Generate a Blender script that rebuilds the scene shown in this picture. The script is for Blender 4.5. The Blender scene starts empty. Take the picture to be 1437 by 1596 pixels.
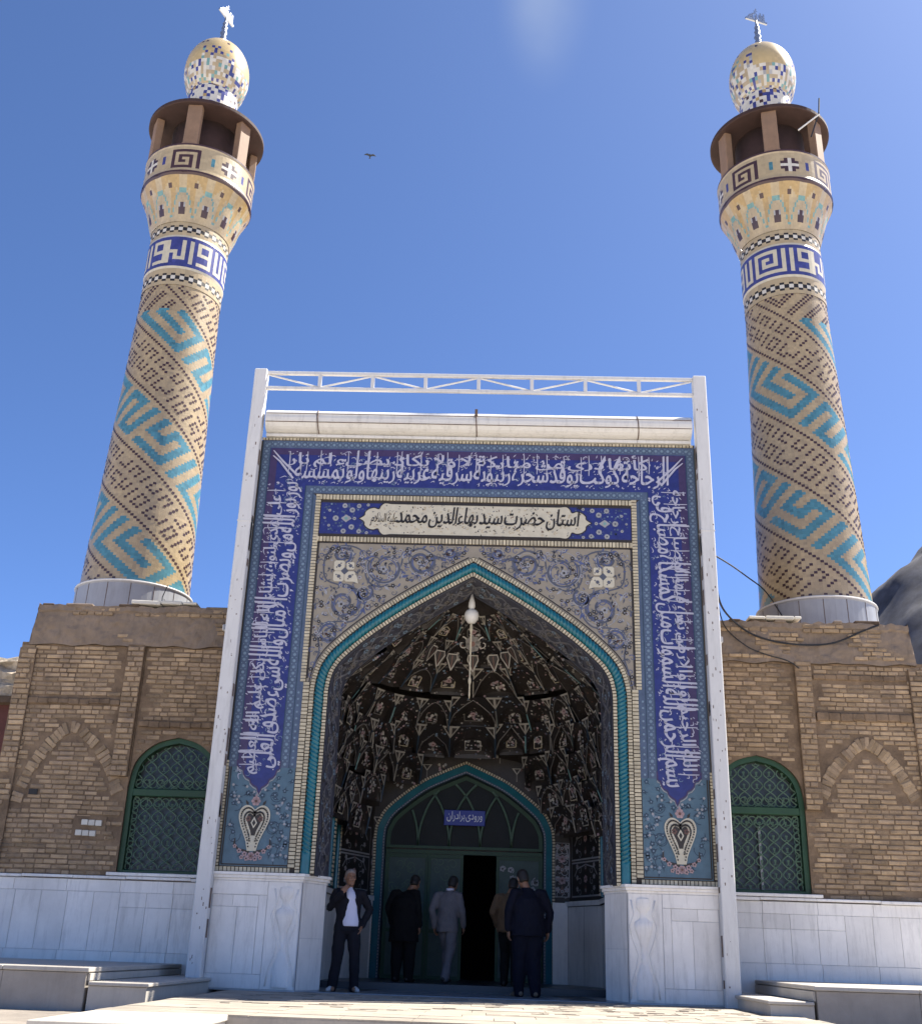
import bpy, math, random, unicodedata
from mathutils import Vector, Matrix, noise
R = random.Random(7)
S = bpy.context.scene
COL = S.collection
PI = math.pi
rad = math.radians

# ------------------------------------------------------------------ camera
cam_d = bpy.data.cameras.new("camera")
cam = bpy.data.objects.new("camera", cam_d)
COL.objects.link(cam)
S.camera = cam
cam_d.sensor_fit = 'AUTO'
cam_d.sensor_width = 36.0
cam_d.lens = 38.443
cam_d.clip_start = 0.1
cam_d.clip_end = 3000
YAW, PITCH, ROLL = -0.03503, 0.3819, 0.03413
cy_, sy_, cp_, sp_ = math.cos(YAW), math.sin(YAW), math.cos(PITCH), math.sin(PITCH)
fw = Vector((sy_ * cp_, cy_ * cp_, sp_))
rt = Vector((cy_, -sy_, 0))
up = rt.cross(fw)
r2 = math.cos(ROLL) * rt + math.sin(ROLL) * up
u2 = -math.sin(ROLL) * rt + math.cos(ROLL) * up
M = Matrix((r2, u2, -fw)).transposed().to_4x4()
M.translation = Vector((0.3305, -15.6854, 0.566))
cam.matrix_world = M

# ------------------------------------------------------------------ light
SUN_EL, SUN_AZ = rad(55), rad(24)          # azimuth: behind the facade plane, from the right
sd = Vector((math.cos(SUN_AZ) * math.cos(SUN_EL), math.sin(SUN_AZ) * math.cos(SUN_EL), math.sin(SUN_EL)))
sun_d = bpy.data.lights.new("sun", 'SUN')
sun_d.energy = 5.0
sun_d.angle = rad(0.5)
sun_d.color = (1.0, 0.94, 0.84)
sun = bpy.data.objects.new("sun", sun_d)
COL.objects.link(sun)
sun.rotation_euler = sd.to_track_quat('Z', 'Y').to_euler()
sun.location = (20, 10, 40)

W = bpy.data.worlds.new("World")
S.world = W
W.use_nodes = True
nt = W.node_tree
nt.nodes.clear()
wo = nt.nodes.new('ShaderNodeOutputWorld')
bg = nt.nodes.new('ShaderNodeBackground')
sky = nt.nodes.new('ShaderNodeTexSky')
sky.sky_type = 'NISHITA'
sky.sun_disc = False
sky.sun_elevation = SUN_EL
sky.sun_rotation = PI / 2 - SUN_AZ
sky.altitude = 2500
sky.air_density = 0.6
sky.dust_density = 5.0
sky.ozone_density = 10.0
bg.inputs['Strength'].default_value = 0.10
# a thin wisp of cloud high up
tc = nt.nodes.new('ShaderNodeTexCoord')
cdir = Vector((0.031, 0.683, 0.730)).normalized()
vm = nt.nodes.new('ShaderNodeVectorMath'); vm.operation = 'SUBTRACT'
vm.inputs[1].default_value = cdir
nt.links.new(tc.outputs['Generated'], vm.inputs[0])
sc = nt.nodes.new('ShaderNodeVectorMath'); sc.operation = 'MULTIPLY'
sc.inputs[1].default_value = (22.0, 13.0, 13.0)
nt.links.new(vm.outputs[0], sc.inputs[0])
ln = nt.nodes.new('ShaderNodeVectorMath'); ln.operation = 'LENGTH'
nt.links.new(sc.outputs[0], ln.inputs[0])
mr = nt.nodes.new('ShaderNodeMapRange'); mr.interpolation_type = 'SMOOTHSTEP'
mr.inputs[1].default_value = 1.0; mr.inputs[2].default_value = 0.0
mr.inputs[3].default_value = 0.0; mr.inputs[4].default_value = 1.0
nt.links.new(ln.outputs['Value'], mr.inputs[0])
cn = nt.nodes.new('ShaderNodeTexNoise')
cn.inputs['Scale'].default_value = 14.0; cn.inputs['Detail'].default_value = 3.0; cn.inputs['Roughness'].default_value = 0.5
nt.links.new(tc.outputs['Generated'], cn.inputs['Vector'])
cm = nt.nodes.new('ShaderNodeMath'); cm.operation = 'MULTIPLY'
nt.links.new(mr.outputs[0], cm.inputs[0]); nt.links.new(cn.outputs[0], cm.inputs[1])
cm2 = nt.nodes.new('ShaderNodeMath'); cm2.operation = 'MULTIPLY'; cm2.inputs[1].default_value = 0.42
nt.links.new(cm.outputs[0], cm2.inputs[0])
mx = nt.nodes.new('ShaderNodeMixRGB')
mx.inputs[2].default_value = (2.2, 2.5, 2.9, 1)
nt.links.new(cm2.outputs[0], mx.inputs[0]); nt.links.new(sky.outputs[0], mx.inputs[1])
nt.links.new(mx.outputs[0], bg.inputs['Color']); nt.links.new(bg.outputs[0], wo.inputs['Surface'])

vs = S.view_settings
vs.view_transform = 'Standard'
vs.look = 'None'
vs.exposure = 1.55
vs.gamma = 1.0
try:
    vs.use_curve_mapping = False
except Exception:
    pass

# ------------------------------------------------------------------ materials
MATS = {}


def mat(key, col, rough=0.6, var=0.15, scale=4.0, bump=0.0, bscale=40.0, metal=0.0, spec=0.4, tint=0.0, col2=None, dirt=0.0, emit=None):
    m = bpy.data.materials.new(key)
    m.use_nodes = True
    t = m.node_tree
    b = t.nodes['Principled BSDF']
    b.inputs['Roughness'].default_value = rough
    b.inputs['Metallic'].default_value = metal
    b.inputs['Specular IOR Level'].default_value = spec
    L = t.links.new
    co = t.nodes.new('ShaderNodeTexCoord')
    n = t.nodes.new('ShaderNodeTexNoise')
    n.inputs['Scale'].default_value = scale
    n.inputs['Detail'].default_value = 6
    n.inputs['Roughness'].default_value = 0.65
    L(co.outputs['Object'], n.inputs['Vector'])
    r = t.nodes.new('ShaderNodeMapRange')
    r.inputs[1].default_value = 0.25; r.inputs[2].default_value = 0.75
    r.inputs[3].default_value = 1 - var; r.inputs[4].default_value = 1 + var
    L(n.outputs[0], r.inputs[0])
    fac = r.outputs[0]
    if tint:
        a = t.nodes.new('ShaderNodeAttribute'); a.attribute_name = 'tint'
        r2_ = t.nodes.new('ShaderNodeMapRange')
        r2_.inputs[3].default_value = 1 - tint; r2_.inputs[4].default_value = 1 + tint
        L(a.outputs['Fac'], r2_.inputs[0])
        mm = t.nodes.new('ShaderNodeMath'); mm.operation = 'MULTIPLY'
        L(fac, mm.inputs[0]); L(r2_.outputs[0], mm.inputs[1])
        fac = mm.outputs[0]
    base = t.nodes.new('ShaderNodeMixRGB')
    base.inputs[1].default_value = (*col, 1)
    base.inputs[2].default_value = (*(col2 or col), 1)
    n2 = t.nodes.new('ShaderNodeTexNoise')
    n2.inputs['Scale'].default_value = scale * 0.37; n2.inputs['Detail'].default_value = 8; n2.inputs['Roughness'].default_value = 0.7
    L(co.outputs['Object'], n2.inputs['Vector'])
    rr = t.nodes.new('ShaderNodeMapRange'); rr.inputs[1].default_value = 0.42; rr.inputs[2].default_value = 0.66
    L(n2.outputs[0], rr.inputs[0]); L(rr.outputs[0], base.inputs[0])
    mul = t.nodes.new('ShaderNodeVectorMath'); mul.operation = 'SCALE'
    L(base.outputs[0], mul.inputs[0]); L(fac, mul.inputs['Scale'])
    out = mul.outputs[0]
    if dirt:      # streaky grime with a shape of its own
        mp = t.nodes.new('ShaderNodeMapping'); mp.inputs['Scale'].default_value = (7, 7, 0.8)
        L(co.outputs['Object'], mp.inputs['Vector'])
        n3 = t.nodes.new('ShaderNodeTexNoise'); n3.inputs['Scale'].default_value = 1.6; n3.inputs['Detail'].default_value = 7; n3.inputs['Roughness'].default_value = 0.75
        L(mp.outputs[0], n3.inputs['Vector'])
        r3 = t.nodes.new('ShaderNodeMapRange'); r3.inputs[1].default_value = 0.5; r3.inputs[2].default_value = 0.78; r3.inputs[4].default_value = dirt
        L(n3.outputs[0], r3.inputs[0])
        dm = t.nodes.new('ShaderNodeMixRGB'); dm.inputs[2].default_value = (0.12, 0.10, 0.08, 1)
        L(r3.outputs[0], dm.inputs[0]); L(out, dm.inputs[1])
        out = dm.outputs[0]
    L(out, b.inputs['Base Color'])
    if bump:
        bn = t.nodes.new('ShaderNodeTexNoise'); bn.inputs['Scale'].default_value = bscale; bn.inputs['Detail'].default_value = 5
        L(co.outputs['Object'], bn.inputs['Vector'])
        bp = t.nodes.new('ShaderNodeBump'); bp.inputs['Strength'].default_value = bump; bp.inputs['Distance'].default_value = 0.02
        L(bn.outputs[0], bp.inputs['Height']); L(bp.outputs[0], b.inputs['Normal'])
    if emit:
        b.inputs['Emission Color'].default_value = (*emit, 1); b.inputs['Emission Strength'].default_value = 1
    MATS[key] = m
    return m


mat('cobalt', (0.026, 0.033, 0.155), 0.35, 0.25, 9, bump=0.1)
mat('plum', (0.055, 0.036, 0.095), 0.35, 0.2, 9)
mat('script', (0.42, 0.415, 0.50), 0.4, 0.12, 12)
mat('slate', (0.075, 0.105, 0.165), 0.4, 0.25, 9)
mat('dotpale', (0.17, 0.235, 0.30), 0.4, 0.2, 20)
mat('teal', (0.075, 0.135, 0.18), 0.4, 0.2, 7, bump=0.1)
mat('tealdark', (0.03, 0.055, 0.085), 0.4, 0.2, 9)
mat('cream', (0.47, 0.41, 0.285), 0.5, 0.2, 14, tint=0.18)
mat('creampale', (0.52, 0.475, 0.36), 0.36, 0.12, 9, spec=0.50)  # paler cream tile of letters, knots and emblems
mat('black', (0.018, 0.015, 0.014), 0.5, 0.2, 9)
mat('joint', (0.05, 0.04, 0.032), 0.8, 0.3, 20)
mat('turq', (0.008, 0.12, 0.155), 0.28, 0.2, 6, spec=0.5)
mat('spand', (0.27, 0.235, 0.18), 0.5, 0.14, 5, bump=0.15, bscale=25)
mat('scroll', (0.085, 0.09, 0.115), 0.45, 0.25, 9)
mat('scrollblue', (0.075, 0.095, 0.20), 0.4, 0.25, 9)
mat('leafpale', (0.29, 0.29, 0.30), 0.45, 0.2, 9)
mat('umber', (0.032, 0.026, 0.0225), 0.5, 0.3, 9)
mat('rust', (0.13, 0.065, 0.05), 0.5, 0.3, 9)
mat('pinkish', (0.38, 0.26, 0.26), 0.45, 0.3, 9)
mat('green', (0.018, 0.060, 0.026), 0.5, 0.2, 6)
mat('greengrey', (0.05, 0.085, 0.075), 0.55, 0.2, 6)
mat('greenwire', (0.075, 0.135, 0.085), 0.5, 0.2, 9)
mat('marble', (0.80, 0.765, 0.715), 0.35, 0.07, 2.0, dirt=0.38, col2=(0.68, 0.65, 0.61), tint=0.08)
mat('marblecut', (0.50, 0.50, 0.51), 0.45, 0.08, 3.0, dirt=0.3)
mat('stonestep', (0.42, 0.385, 0.335), 0.6, 0.10, 3, dirt=0.25, bump=0.1, col2=(0.44, 0.41, 0.36))
mat('stonegrey', (0.30, 0.27, 0.235), 0.7, 0.16, 3, dirt=0.3, bump=0.15, tint=0.1)
mat('metalwhite', (0.60, 0.59, 0.57), 0.5, 0.05, 3, dirt=0.32, bump=0.06, bscale=12)
mat('sheet', (0.62, 0.605, 0.57), 0.42, 0.05, 2, dirt=0.35)
mat('rustspot', (0.13, 0.09, 0.07), 0.8, 0.4, 20)
mat('brick', (0.36, 0.26, 0.16), 0.9, 0.26, 6, bump=0.6, bscale=45, tint=0.28, col2=(0.24, 0.178, 0.125), spec=0.15)
mat('mud', (0.22, 0.155, 0.10), 0.95, 0.3, 5, bump=0.6, bscale=22, col2=(0.125, 0.088, 0.06), spec=0.1)
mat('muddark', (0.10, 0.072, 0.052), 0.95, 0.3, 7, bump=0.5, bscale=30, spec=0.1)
mat('plaster', (0.235, 0.180, 0.135), 0.95, 0.2, 2.2, bump=0.5, bscale=14, col2=(0.175, 0.14, 0.112), dirt=0.35, spec=0.1)
mat('rubble', (0.42, 0.35, 0.26), 0.95, 0.4, 9, bump=0.9, bscale=14)
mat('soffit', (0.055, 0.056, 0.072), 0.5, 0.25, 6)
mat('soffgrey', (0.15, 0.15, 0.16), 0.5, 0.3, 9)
mat('muqrib', (0.17, 0.155, 0.135), 0.55, 0.3, 9)
mat('muqtri', (0.35, 0.32, 0.265), 0.5, 0.25, 9)
mat('fanglass', (0.012, 0.015, 0.015), 0.5, 0.3, 3, spec=0.2)
mat('glassdark', (0.045, 0.053, 0.053), 0.22, 0.3, 1.5, spec=0.4)
mat('buff', (0.375, 0.285, 0.16), 0.30, 0.10, 4, tint=0.16, bump=0.2, bscale=50, dirt=0.22, col2=(0.315, 0.24, 0.14), spec=0.75)
mat('buffpale', (0.40, 0.315, 0.185), 0.30, 0.10, 4, tint=0.12, bump=0.1, spec=0.75)
mat('turqtile', (0.065, 0.19, 0.235), 0.28, 0.2, 6, tint=0.22, spec=0.75)
mat('browntile', (0.055, 0.026, 0.026), 0.30, 0.2, 9, spec=0.60)
mat('navytile', (0.045, 0.05, 0.19), 0.28, 0.2, 6, tint=0.2, spec=0.70)
mat('whitetile', (0.56, 0.53, 0.46), 0.4, 0.1, 6, tint=0.1)
mat('ochre', (0.38, 0.26, 0.105), 0.32, 0.15, 5, tint=0.12, spec=0.70)
mat('greytile', (0.33, 0.33, 0.33), 0.45, 0.15, 5, tint=0.15)
mat('tealtile', (0.16, 0.30, 0.29), 0.45, 0.15, 5, tint=0.15)
mat('zinc', (0.30, 0.31, 0.335), 0.45, 0.10, 3, dirt=0.25)
mat('pillar', (0.23, 0.145, 0.092), 0.7, 0.15, 5, dirt=0.3)
mat('balcdark', (0.045, 0.024, 0.021), 0.8, 0.25, 5)
mat('silver', (0.42, 0.44, 0.47), 0.3, 0.1, 9, metal=0.8)
mat('dome', (0.46, 0.35, 0.175), 0.30, 0.08, 3, tint=0.08, spec=0.60)
mat('pave', (0.33, 0.29, 0.235), 0.8, 0.15, 3, bump=0.2, tint=0.06, col2=(0.23, 0.20, 0.165), dirt=0.25)
mat('pavechip', (0.20, 0.165, 0.13), 0.8, 0.2, 9)
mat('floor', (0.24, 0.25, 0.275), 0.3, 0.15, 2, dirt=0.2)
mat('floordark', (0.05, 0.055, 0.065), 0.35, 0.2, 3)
mat('courtbounce', (0.52, 0.47, 0.40), 0.9, 0.15, 0.6, bump=0.3, bscale=6, col2=(0.46, 0.41, 0.345))  # unseen courtyard stone, made pale to bounce fill onto the shaded facade
mat('wetstone', (0.20, 0.175, 0.15), 0.6, 0.35, 2.5, bump=0.2, col2=(0.27, 0.235, 0.195))
mat('hill', (0.060, 0.060, 0.072), 0.95, 0.45, 0.35, bump=0.8, bscale=0.3, col2=(0.034, 0.033, 0.043))  # bluish tint paints distance haze into the rock colour
mat('cable', (0.02, 0.02, 0.022), 0.6, 0.1, 9)
mat('globe', (0.62, 0.60, 0.55), 0.3, 0.06, 9)
mat('signblue', (0.022, 0.035, 0.30), 0.35, 0.1, 5)
mat('signwhite', (0.75, 0.77, 0.85), 0.4, 0.04, 9)
mat('skin', (0.22, 0.115, 0.07), 0.5, 0.12, 20)
mat('hairgrey', (0.22, 0.18, 0.155), 0.7, 0.25, 60)
mat('hairdark', (0.018, 0.015, 0.014), 0.6, 0.3, 60)
mat('suitdark', (0.010, 0.010, 0.015), 0.85, 0.2, 12, bump=0.2, bscale=90, spec=0.2)
mat('shirt', (0.58, 0.58, 0.70), 0.8, 0.06, 8, bump=0.15, bscale=30, spec=0.2)
mat('suitgrey', (0.13, 0.127, 0.14), 0.85, 0.15, 12, bump=0.2, bscale=90, spec=0.2)
mat('tan', (0.11, 0.07, 0.04), 0.85, 0.15, 12, bump=0.2, bscale=90, spec=0.2)
mat('navy', (0.004, 0.005, 0.013), 0.85, 0.2, 12, bump=0.2, bscale=90, spec=0.2)
mat('clothblack', (0.010, 0.010, 0.011), 0.9, 0.2, 12, spec=0.1)
mat('shoe', (0.02, 0.018, 0.016), 0.4, 0.2, 12)
mat('shoewhite', (0.45, 0.44, 0.43), 0.6, 0.1, 12)
mat('shoetan', (0.17, 0.115, 0.075), 0.7, 0.15, 12)
mat('void', (0.004, 0.004, 0.004), 0.9, 0.1, 3, spec=0.0)  # near-black, colour in place of unlit depth
mat('bird', (0.02, 0.025, 0.035), 0.8, 0.1, 9)
mat('redoxide', (0.10, 0.035, 0.03), 0.8, 0.2, 4)


# ------------------------------------------------------------------ mesh builder
class MB:
    def __init__(s):
        s.v = []; s.f = []; s.m = []; s.t = []

    def add(s, vs, fs, m, tint=0.5):
        o = len(s.v)
        s.v.extend(tuple(p) for p in vs)
        for f in fs:
            s.f.append(tuple(o + i for i in f)); s.m.append(m); s.t.append(tint)

    def quad(s, a, b, c, d, m, tint=0.5):
        s.add((a, b, c, d), ((0, 1, 2, 3),), m, tint)

    def box(s, x0, x1, y0, y1, z0, z1, m, tint=0.5, bev=0.0, rot=None, org=None):
        if bev <= 0:
            vs = [(x, y, z) for x in (x0, x1) for y in (y0, y1) for z in (z0, z1)]
            fs = ((0, 1, 3, 2), (4, 6, 7, 5), (0, 4, 5, 1), (2, 3, 7, 6), (0, 2, 6, 4), (1, 5, 7, 3))
        else:
            b = min(bev, (x1 - x0) * .45, (y1 - y0) * .45, (z1 - z0) * .45)
            vs = []; fs = []
            idx = {}
            for ix, x in enumerate((x0, x1)):
                for iy, y in enumerate((y0, y1)):
                    for iz, z in enumerate((z0, z1)):
                        sx = b if ix == 0 else -b; sy = b if iy == 0 else -b; sz = b if iz == 0 else -b
                        idx[ix, iy, iz] = len(vs)
                        vs += [(x, y + sy, z + sz), (x + sx, y, z + sz), (x + sx, y + sy, z)]
            I = lambda a, b_, c, k: idx[a, b_, c] + k
            for a in (0, 1):
                q = [I(a, 0, 0, 0), I(a, 0, 1, 0), I(a, 1, 1, 0), I(a, 1, 0, 0)]; fs.append(q if a == 0 else q[::-1])
                q = [I(0, a, 0, 1), I(1, a, 0, 1), I(1, a, 1, 1), I(0, a, 1, 1)]; fs.append(q if a == 0 else q[::-1])
                q = [I(0, 0, a, 2), I(0, 1, a, 2), I(1, 1, a, 2), I(1, 0, a, 2)]; fs.append(q if a == 0 else q[::-1])
            for a in (0, 1):
                for c in (0, 1):
                    fs.append([I(a, 0, c, 0), I(a, 1, c, 0), I(a, 1, c, 2), I(a, 0, c, 2)])
                    fs.append([I(0, a, c, 1), I(1, a, c, 1), I(1, a, c, 2), I(0, a, c, 2)])
                    fs.append([I(a, c, 0, 0), I(a, c, 1, 0), I(a, c, 1, 1), I(a, c, 0, 1)])
                    for e in (0, 1):
                        fs.append([I(a, c, e, 0), I(a, c, e, 1), I(a, c, e, 2)])
        if rot is not None:
            og = Vector(org) if org else Vector(((x0 + x1) / 2, (y0 + y1) / 2, (z0 + z1) / 2))
            vs = [tuple(og + rot @ (Vector(p) - og)) for p in vs]
        s.add(vs, fs, m, tint)

    def tube(s, pts, rs, m, n=8, caps=True, tint=0.5):
        pts = [Vector(p) for p in pts]
        if not hasattr(rs, '__len__'): rs = [rs] * len(pts)
        vs = []; fs = []
        ref = None
        for i, p in enumerate(pts):
            t = (pts[min(i + 1, len(pts) - 1)] - pts[max(i - 1, 0)])
            if t.length < 1e-9: t = Vector((0, 0, 1))
            t.normalize()
            if ref is None:
                ref = Vector((1, 0, 0)) if abs(t.x) < .9 else Vector((0, 1, 0))
            a = (ref - t * ref.dot(t))
            if a.length < 1e-6: a = t.orthogonal()
            a.normalize(); ref = a
            b = t.cross(a)
            for k in range(n):
                c = 2 * PI * k / n
                vs.append(p + (a * math.cos(c) + b * math.sin(c)) * rs[i])
        for i in range(len(pts) - 1):
            for k in range(n):
                fs.append((i * n + k, i * n + (k + 1) % n, (i + 1) * n + (k + 1) % n, (i + 1) * n + k))
        if caps:
            fs.append(tuple(range(n))[::-1]); fs.append(tuple(range((len(pts) - 1) * n, len(pts) * n)))
        s.add(vs, fs, m, tint)

    def limb(s, pts, rs, m, n=12):
        """tube with round ends"""
        pts = [Vector(p) for p in pts]
        rs = list(rs)
        P = []; Q = []
        d = (pts[0] - pts[1]).normalized()
        for c in (80, 55, 25):
            P.append(pts[0] + d * rs[0] * math.sin(rad(c))); Q.append(rs[0] * math.cos(rad(c)))
        P += pts; Q += rs
        d = (pts[-1] - pts[-2]).normalized()
        for c in (25, 55, 80):
            P.append(pts[-1] + d * rs[-1] * math.sin(rad(c))); Q.append(rs[-1] * math.cos(rad(c)))
        s.tube(P, Q, m, n)

    def rings(s, rr, m, n=20, caps=True, pw=2.0):
        """loft of horizontal ellipses: (cx, cy, cz, rx, ry)"""
        vs = []; fs = []
        for (cx, cy, cz, rx, ry) in rr:
            for k in range(n):
                a = 2 * PI * k / n
                c, d = math.cos(a), math.sin(a)
                vs.append((cx + rx * math.copysign(abs(c) ** (2 / pw), c), cy + ry * math.copysign(abs(d) ** (2 / pw), d), cz))
        for i in range(len(rr) - 1):
            for k in range(n):
                fs.append((i * n + k, i * n + (k + 1) % n, (i + 1) * n + (k + 1) % n, (i + 1) * n + k))
        if caps:
            fs.append(tuple(range(n))[::-1]); fs.append(tuple(range((len(rr) - 1) * n, len(rr) * n)))
        s.add(vs, fs, m)

    def lathe(s, prof, m, n=24, cx=0, cy=0, tint=0.5):
        vs = []; fs = []
        for (r, z) in prof:
            for k in range(n):
                a = 2 * PI * k / n
                vs.append((cx + r * math.sin(a), cy - r * math.cos(a), z))
        for i in range(len(prof) - 1):
            for k in range(n):
                fs.append((i * n + k, i * n + (k + 1) % n, (i + 1) * n + (k + 1) % n, (i + 1) * n + k))
        fs.append(tuple(range(n))[::-1]); fs.append(tuple(range((len(prof) - 1) * n, len(prof) * n)))
        s.add(vs, fs, m, tint)

    # --- 2-D ornament laid on a surface; P(u, v, h) -> point, h is the height off the surface
    def poly(s, P, pts, m, h=0.004, tint=0.5):
        s.add([P(u, v, h) for u, v in pts], (tuple(range(len(pts))),), m, tint)

    def slab(s, P, pts, m, h0, h1, tint=0.5):
        n = len(pts)
        s.add([P(u, v, h0) for u, v in pts] + [P(u, v, h1) for u, v in pts],
              [tuple(range(n, 2 * n))] + [(i, (i + 1) % n, n + (i + 1) % n, n + i) for i in range(n)], m, tint)

    def disc(s, P, u, v, r, m, h=0.006, n=7, a0=0.0):
        s.poly(P, [(u + r * math.cos(a0 + 2 * PI * k / n), v + r * math.sin(a0 + 2 * PI * k / n)) for k in range(n)], m, h)

    def ribbon(s, P, pts, w, m, h=0.005):
        """flat line along 2-D points, w = width or widths"""
        n = len(pts)
        if n < 2: return
        if not hasattr(w, '__len__'): w = [w] * n
        vs = []
        for i, (u, v) in enumerate(pts):
            a = pts[max(i - 1, 0)]; b = pts[min(i + 1, n - 1)]
            tx, ty = b[0] - a[0], b[1] - a[1]
            l = math.hypot(tx, ty) or 1e-9
            nx, ny = -ty / l * w[i] / 2, tx / l * w[i] / 2
            vs += [P(u + nx, v + ny, h), P(u - nx, v - ny, h)]
        s.add(vs, [(2 * i, 2 * i + 1, 2 * i + 3, 2 * i + 2) for i in range(n - 1)], m)

    def spiral(s, P, u, v, r, a0, turns, w, m, h=0.005, d=1, r1=0.12, n=26):
        pts = []
        for i in range(n + 1):
            f = i / n
            a = a0 + d * 2 * PI * turns * f
            q = r * (1 - f * (1 - r1))
            pts.append((u + q * math.cos(a), v + q * math.sin(a)))
        s.ribbon(P, pts, [w * (1 - .5 * i / n) for i in range(n + 1)], m, h)
        return pts

    def flower(s, P, u, v, r, mp, mc, h=0.008, n=5, a0=0.0):
        for k in range(n):
            a = a0 + 2 * PI * k / n
            s.disc(P, u + .62 * r * math.cos(a), v + .62 * r * math.sin(a), r * .42, mp, h, 6, a)
        s.disc(P, u, v, r * .34, mc, h + .003, 6)

    def leaf(s, P, u, v, a, l, w, m, h=0.007):
        c, d = math.cos(a), math.sin(a)
        s.poly(P, [(u, v), (u + c * l * .4 - d * w / 2, v + d * l * .4 + c * w / 2), (u + c * l, v + d * l),
                   (u + c * l * .4 + d * w / 2, v + d * l * .4 - c * w / 2)], m, h)

    def build(s, name, parent=None, smooth=False, loc=None):
        me = bpy.data.meshes.new(name)
        me.from_pydata(s.v, [], s.f)
        keys = []
        ix = {}
        for k in s.m:
            if k not in ix:
                ix[k] = len(keys); keys.append(k)
        for k in keys: me.materials.append(MATS[k])
        me.polygons.foreach_set('material_index', [ix[k] for k in s.m])
        at = me.attributes.new('tint', 'FLOAT', 'FACE')
        at.data.foreach_set('value', s.t)
        if smooth: me.polygons.foreach_set('use_smooth', [True] * len(s.f))
        me.update()
        o = bpy.data.objects.new(name, me)
        COL.objects.link(o)
        if parent: o.parent = parent
        if loc: o.location = loc
        return o


def tag(o, label=None, cat=None, group=None, kind=None):
    if label: o['label'] = label
    if cat: o['category'] = cat
    if group: o['group'] = group
    if kind: o['kind'] = kind
    return o


def thing(name, label, cat, loc=(0, 0, 0), rz=0.0, group=None):
    o = bpy.data.objects.new(name, None)
    COL.objects.link(o)
    o.location = loc; o.rotation_euler = (0, 0, rz); o.empty_display_size = .3
    return tag(o, label, cat, group)


def dup(root, loc=None, rz=None):
    def cp(o, par):
        c = o.copy(); COL.objects.link(c)
        if par: c.parent = par
        for ch in list(o.children): cp(ch, c)
        return c
    r = cp(root, None)
    if loc is not None: r.location = loc
    if rz is not None: r.rotation_euler = (0, 0, rz)
    return r


def wall(y):                     # surface map for a wall facing the camera: u = x, v = z
    return lambda u, v, h=0.0: (u, y - h, v)


# ------------------------------------------------------------------ Arabic lettering
FORMS = {}
for _c in list(range(0xFB50, 0xFE00)) + list(range(0xFE70, 0xFEFD)):
    _d = unicodedata.decomposition(chr(_c)).split()
    if len(_d) == 2 and _d[0] in ('<isolated>', '<initial>', '<medial>', '<final>'):
        FORMS.setdefault((chr(int(_d[1], 16)), _d[0][1:-1]), chr(_c))


def shape(w):
    L = []
    i = 0
    while i < len(w):
        if w[i] == 'ل' and i + 1 < len(w) and w[i + 1] in 'اأإآ':
            L.append(('LA', {'isolated': '\uFEFB', 'final': '\uFEFC'})); i += 2; continue
        c = w[i]
        L.append((c, {f: FORMS[c, f] for f in ('isolated', 'initial', 'medial', 'final') if (c, f) in FORMS})); i += 1
    out = []
    for k, (c, f) in enumerate(L):
        pj = k > 0 and 'initial' in L[k - 1][1] and 'final' in f
        nj = 'initial' in f and k + 1 < len(L) and 'final' in L[k + 1][1]
        form = 'medial' if pj and nj else 'final' if pj else 'initial' if nj else 'isolated'
        out.append(f.get(form) or f.get('isolated') or c)
    return ''.join(reversed(out))


GC = {}


def glyphs(word, off=0.0, raw=False, res=2):
    k = (word, off)
    if k in GC: return GC[k]
    c = bpy.data.curves.new('lettering', 'FONT')
    c.body = word if raw else shape(word)
    c.resolution_u = res
    c.offset = off
    o = bpy.data.objects.new('lettering', c)
    COL.objects.link(o)
    me = bpy.data.meshes.new_from_object(o.evaluated_get(bpy.context.evaluated_depsgraph_get()))
    vs = [(v.co.x, v.co.y) for v in me.vertices]
    fs = [tuple(p.vertices) for p in me.polygons]
    bpy.data.objects.remove(o); bpy.data.curves.remove(c); bpy.data.meshes.remove(me)
    x0 = min((v[0] for v in vs), default=0); x1 = max((v[0] for v in vs), default=0.3)
    par = list(range(len(vs)))
    def find(a):
        while par[a] != a:
            par[a] = par[par[a]]; a = par[a]
        return a
    for f in fs:
        for i in f[1:]: par[find(f[0])] = find(i)
    low = {}
    for i, v in enumerate(vs):
        r_ = find(i); low[r_] = min(low.get(r_, 9), v[1])
    fl = [low[find(i)] for i in range(len(vs))]
    GC[k] = (vs, fs, x0, x1, fl)
    return GC[k]


def write(mb, P, words, u0, u1, base, sx, sy, m, h, stretch=1.0, knee=0.42, gap=0.16, off=0.0, slant=0.0, desc=1.0, bold=0.0):
    """words laid right to left from u0 down to u1, fitted to that length"""
    G = [glyphs(w, off) for w in words]
    tot = sum(g[3] - g[2] for g in G) + gap * (len(G) - 1)
    k = (u0 - u1) / tot
    u = u0
    for vs_, fs_, x0, x1, fl in G:
        wd = (x1 - x0) * k
        L = []
        for (x, y), lo in zip(vs_, fl):
            yy = y if y < knee else knee + (y - knee) * stretch
            if lo > .3: yy = y + .12 * (stretch - 1)
            if yy < 0: yy *= desc
            L.append((u - wd + (x - x0) * k + slant * yy * sy, base + yy * sy))
        mb.add([P(a, b, h) for a, b in L], fs_, m)
        if bold:      # second pass of the pen for weight
            mb.add([P(a + bold, b + bold * .6, h + .0015) for a, b in L], fs_, m)
        u -= wd + gap * k


# ================================================================== GROUND
def grid_sheet(name, x0, x1, y0, y1, z, m, n=1):
    b = MB(); b.quad((x0, y0, z), (x1, y0, z), (x1, y1, z), (x0, y1, z), m)
    return tag(b.build(name), kind='structure')


grid_sheet('courtyard_ground', -900, 900, -400, 1500, -1.05, 'courtbounce')

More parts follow.
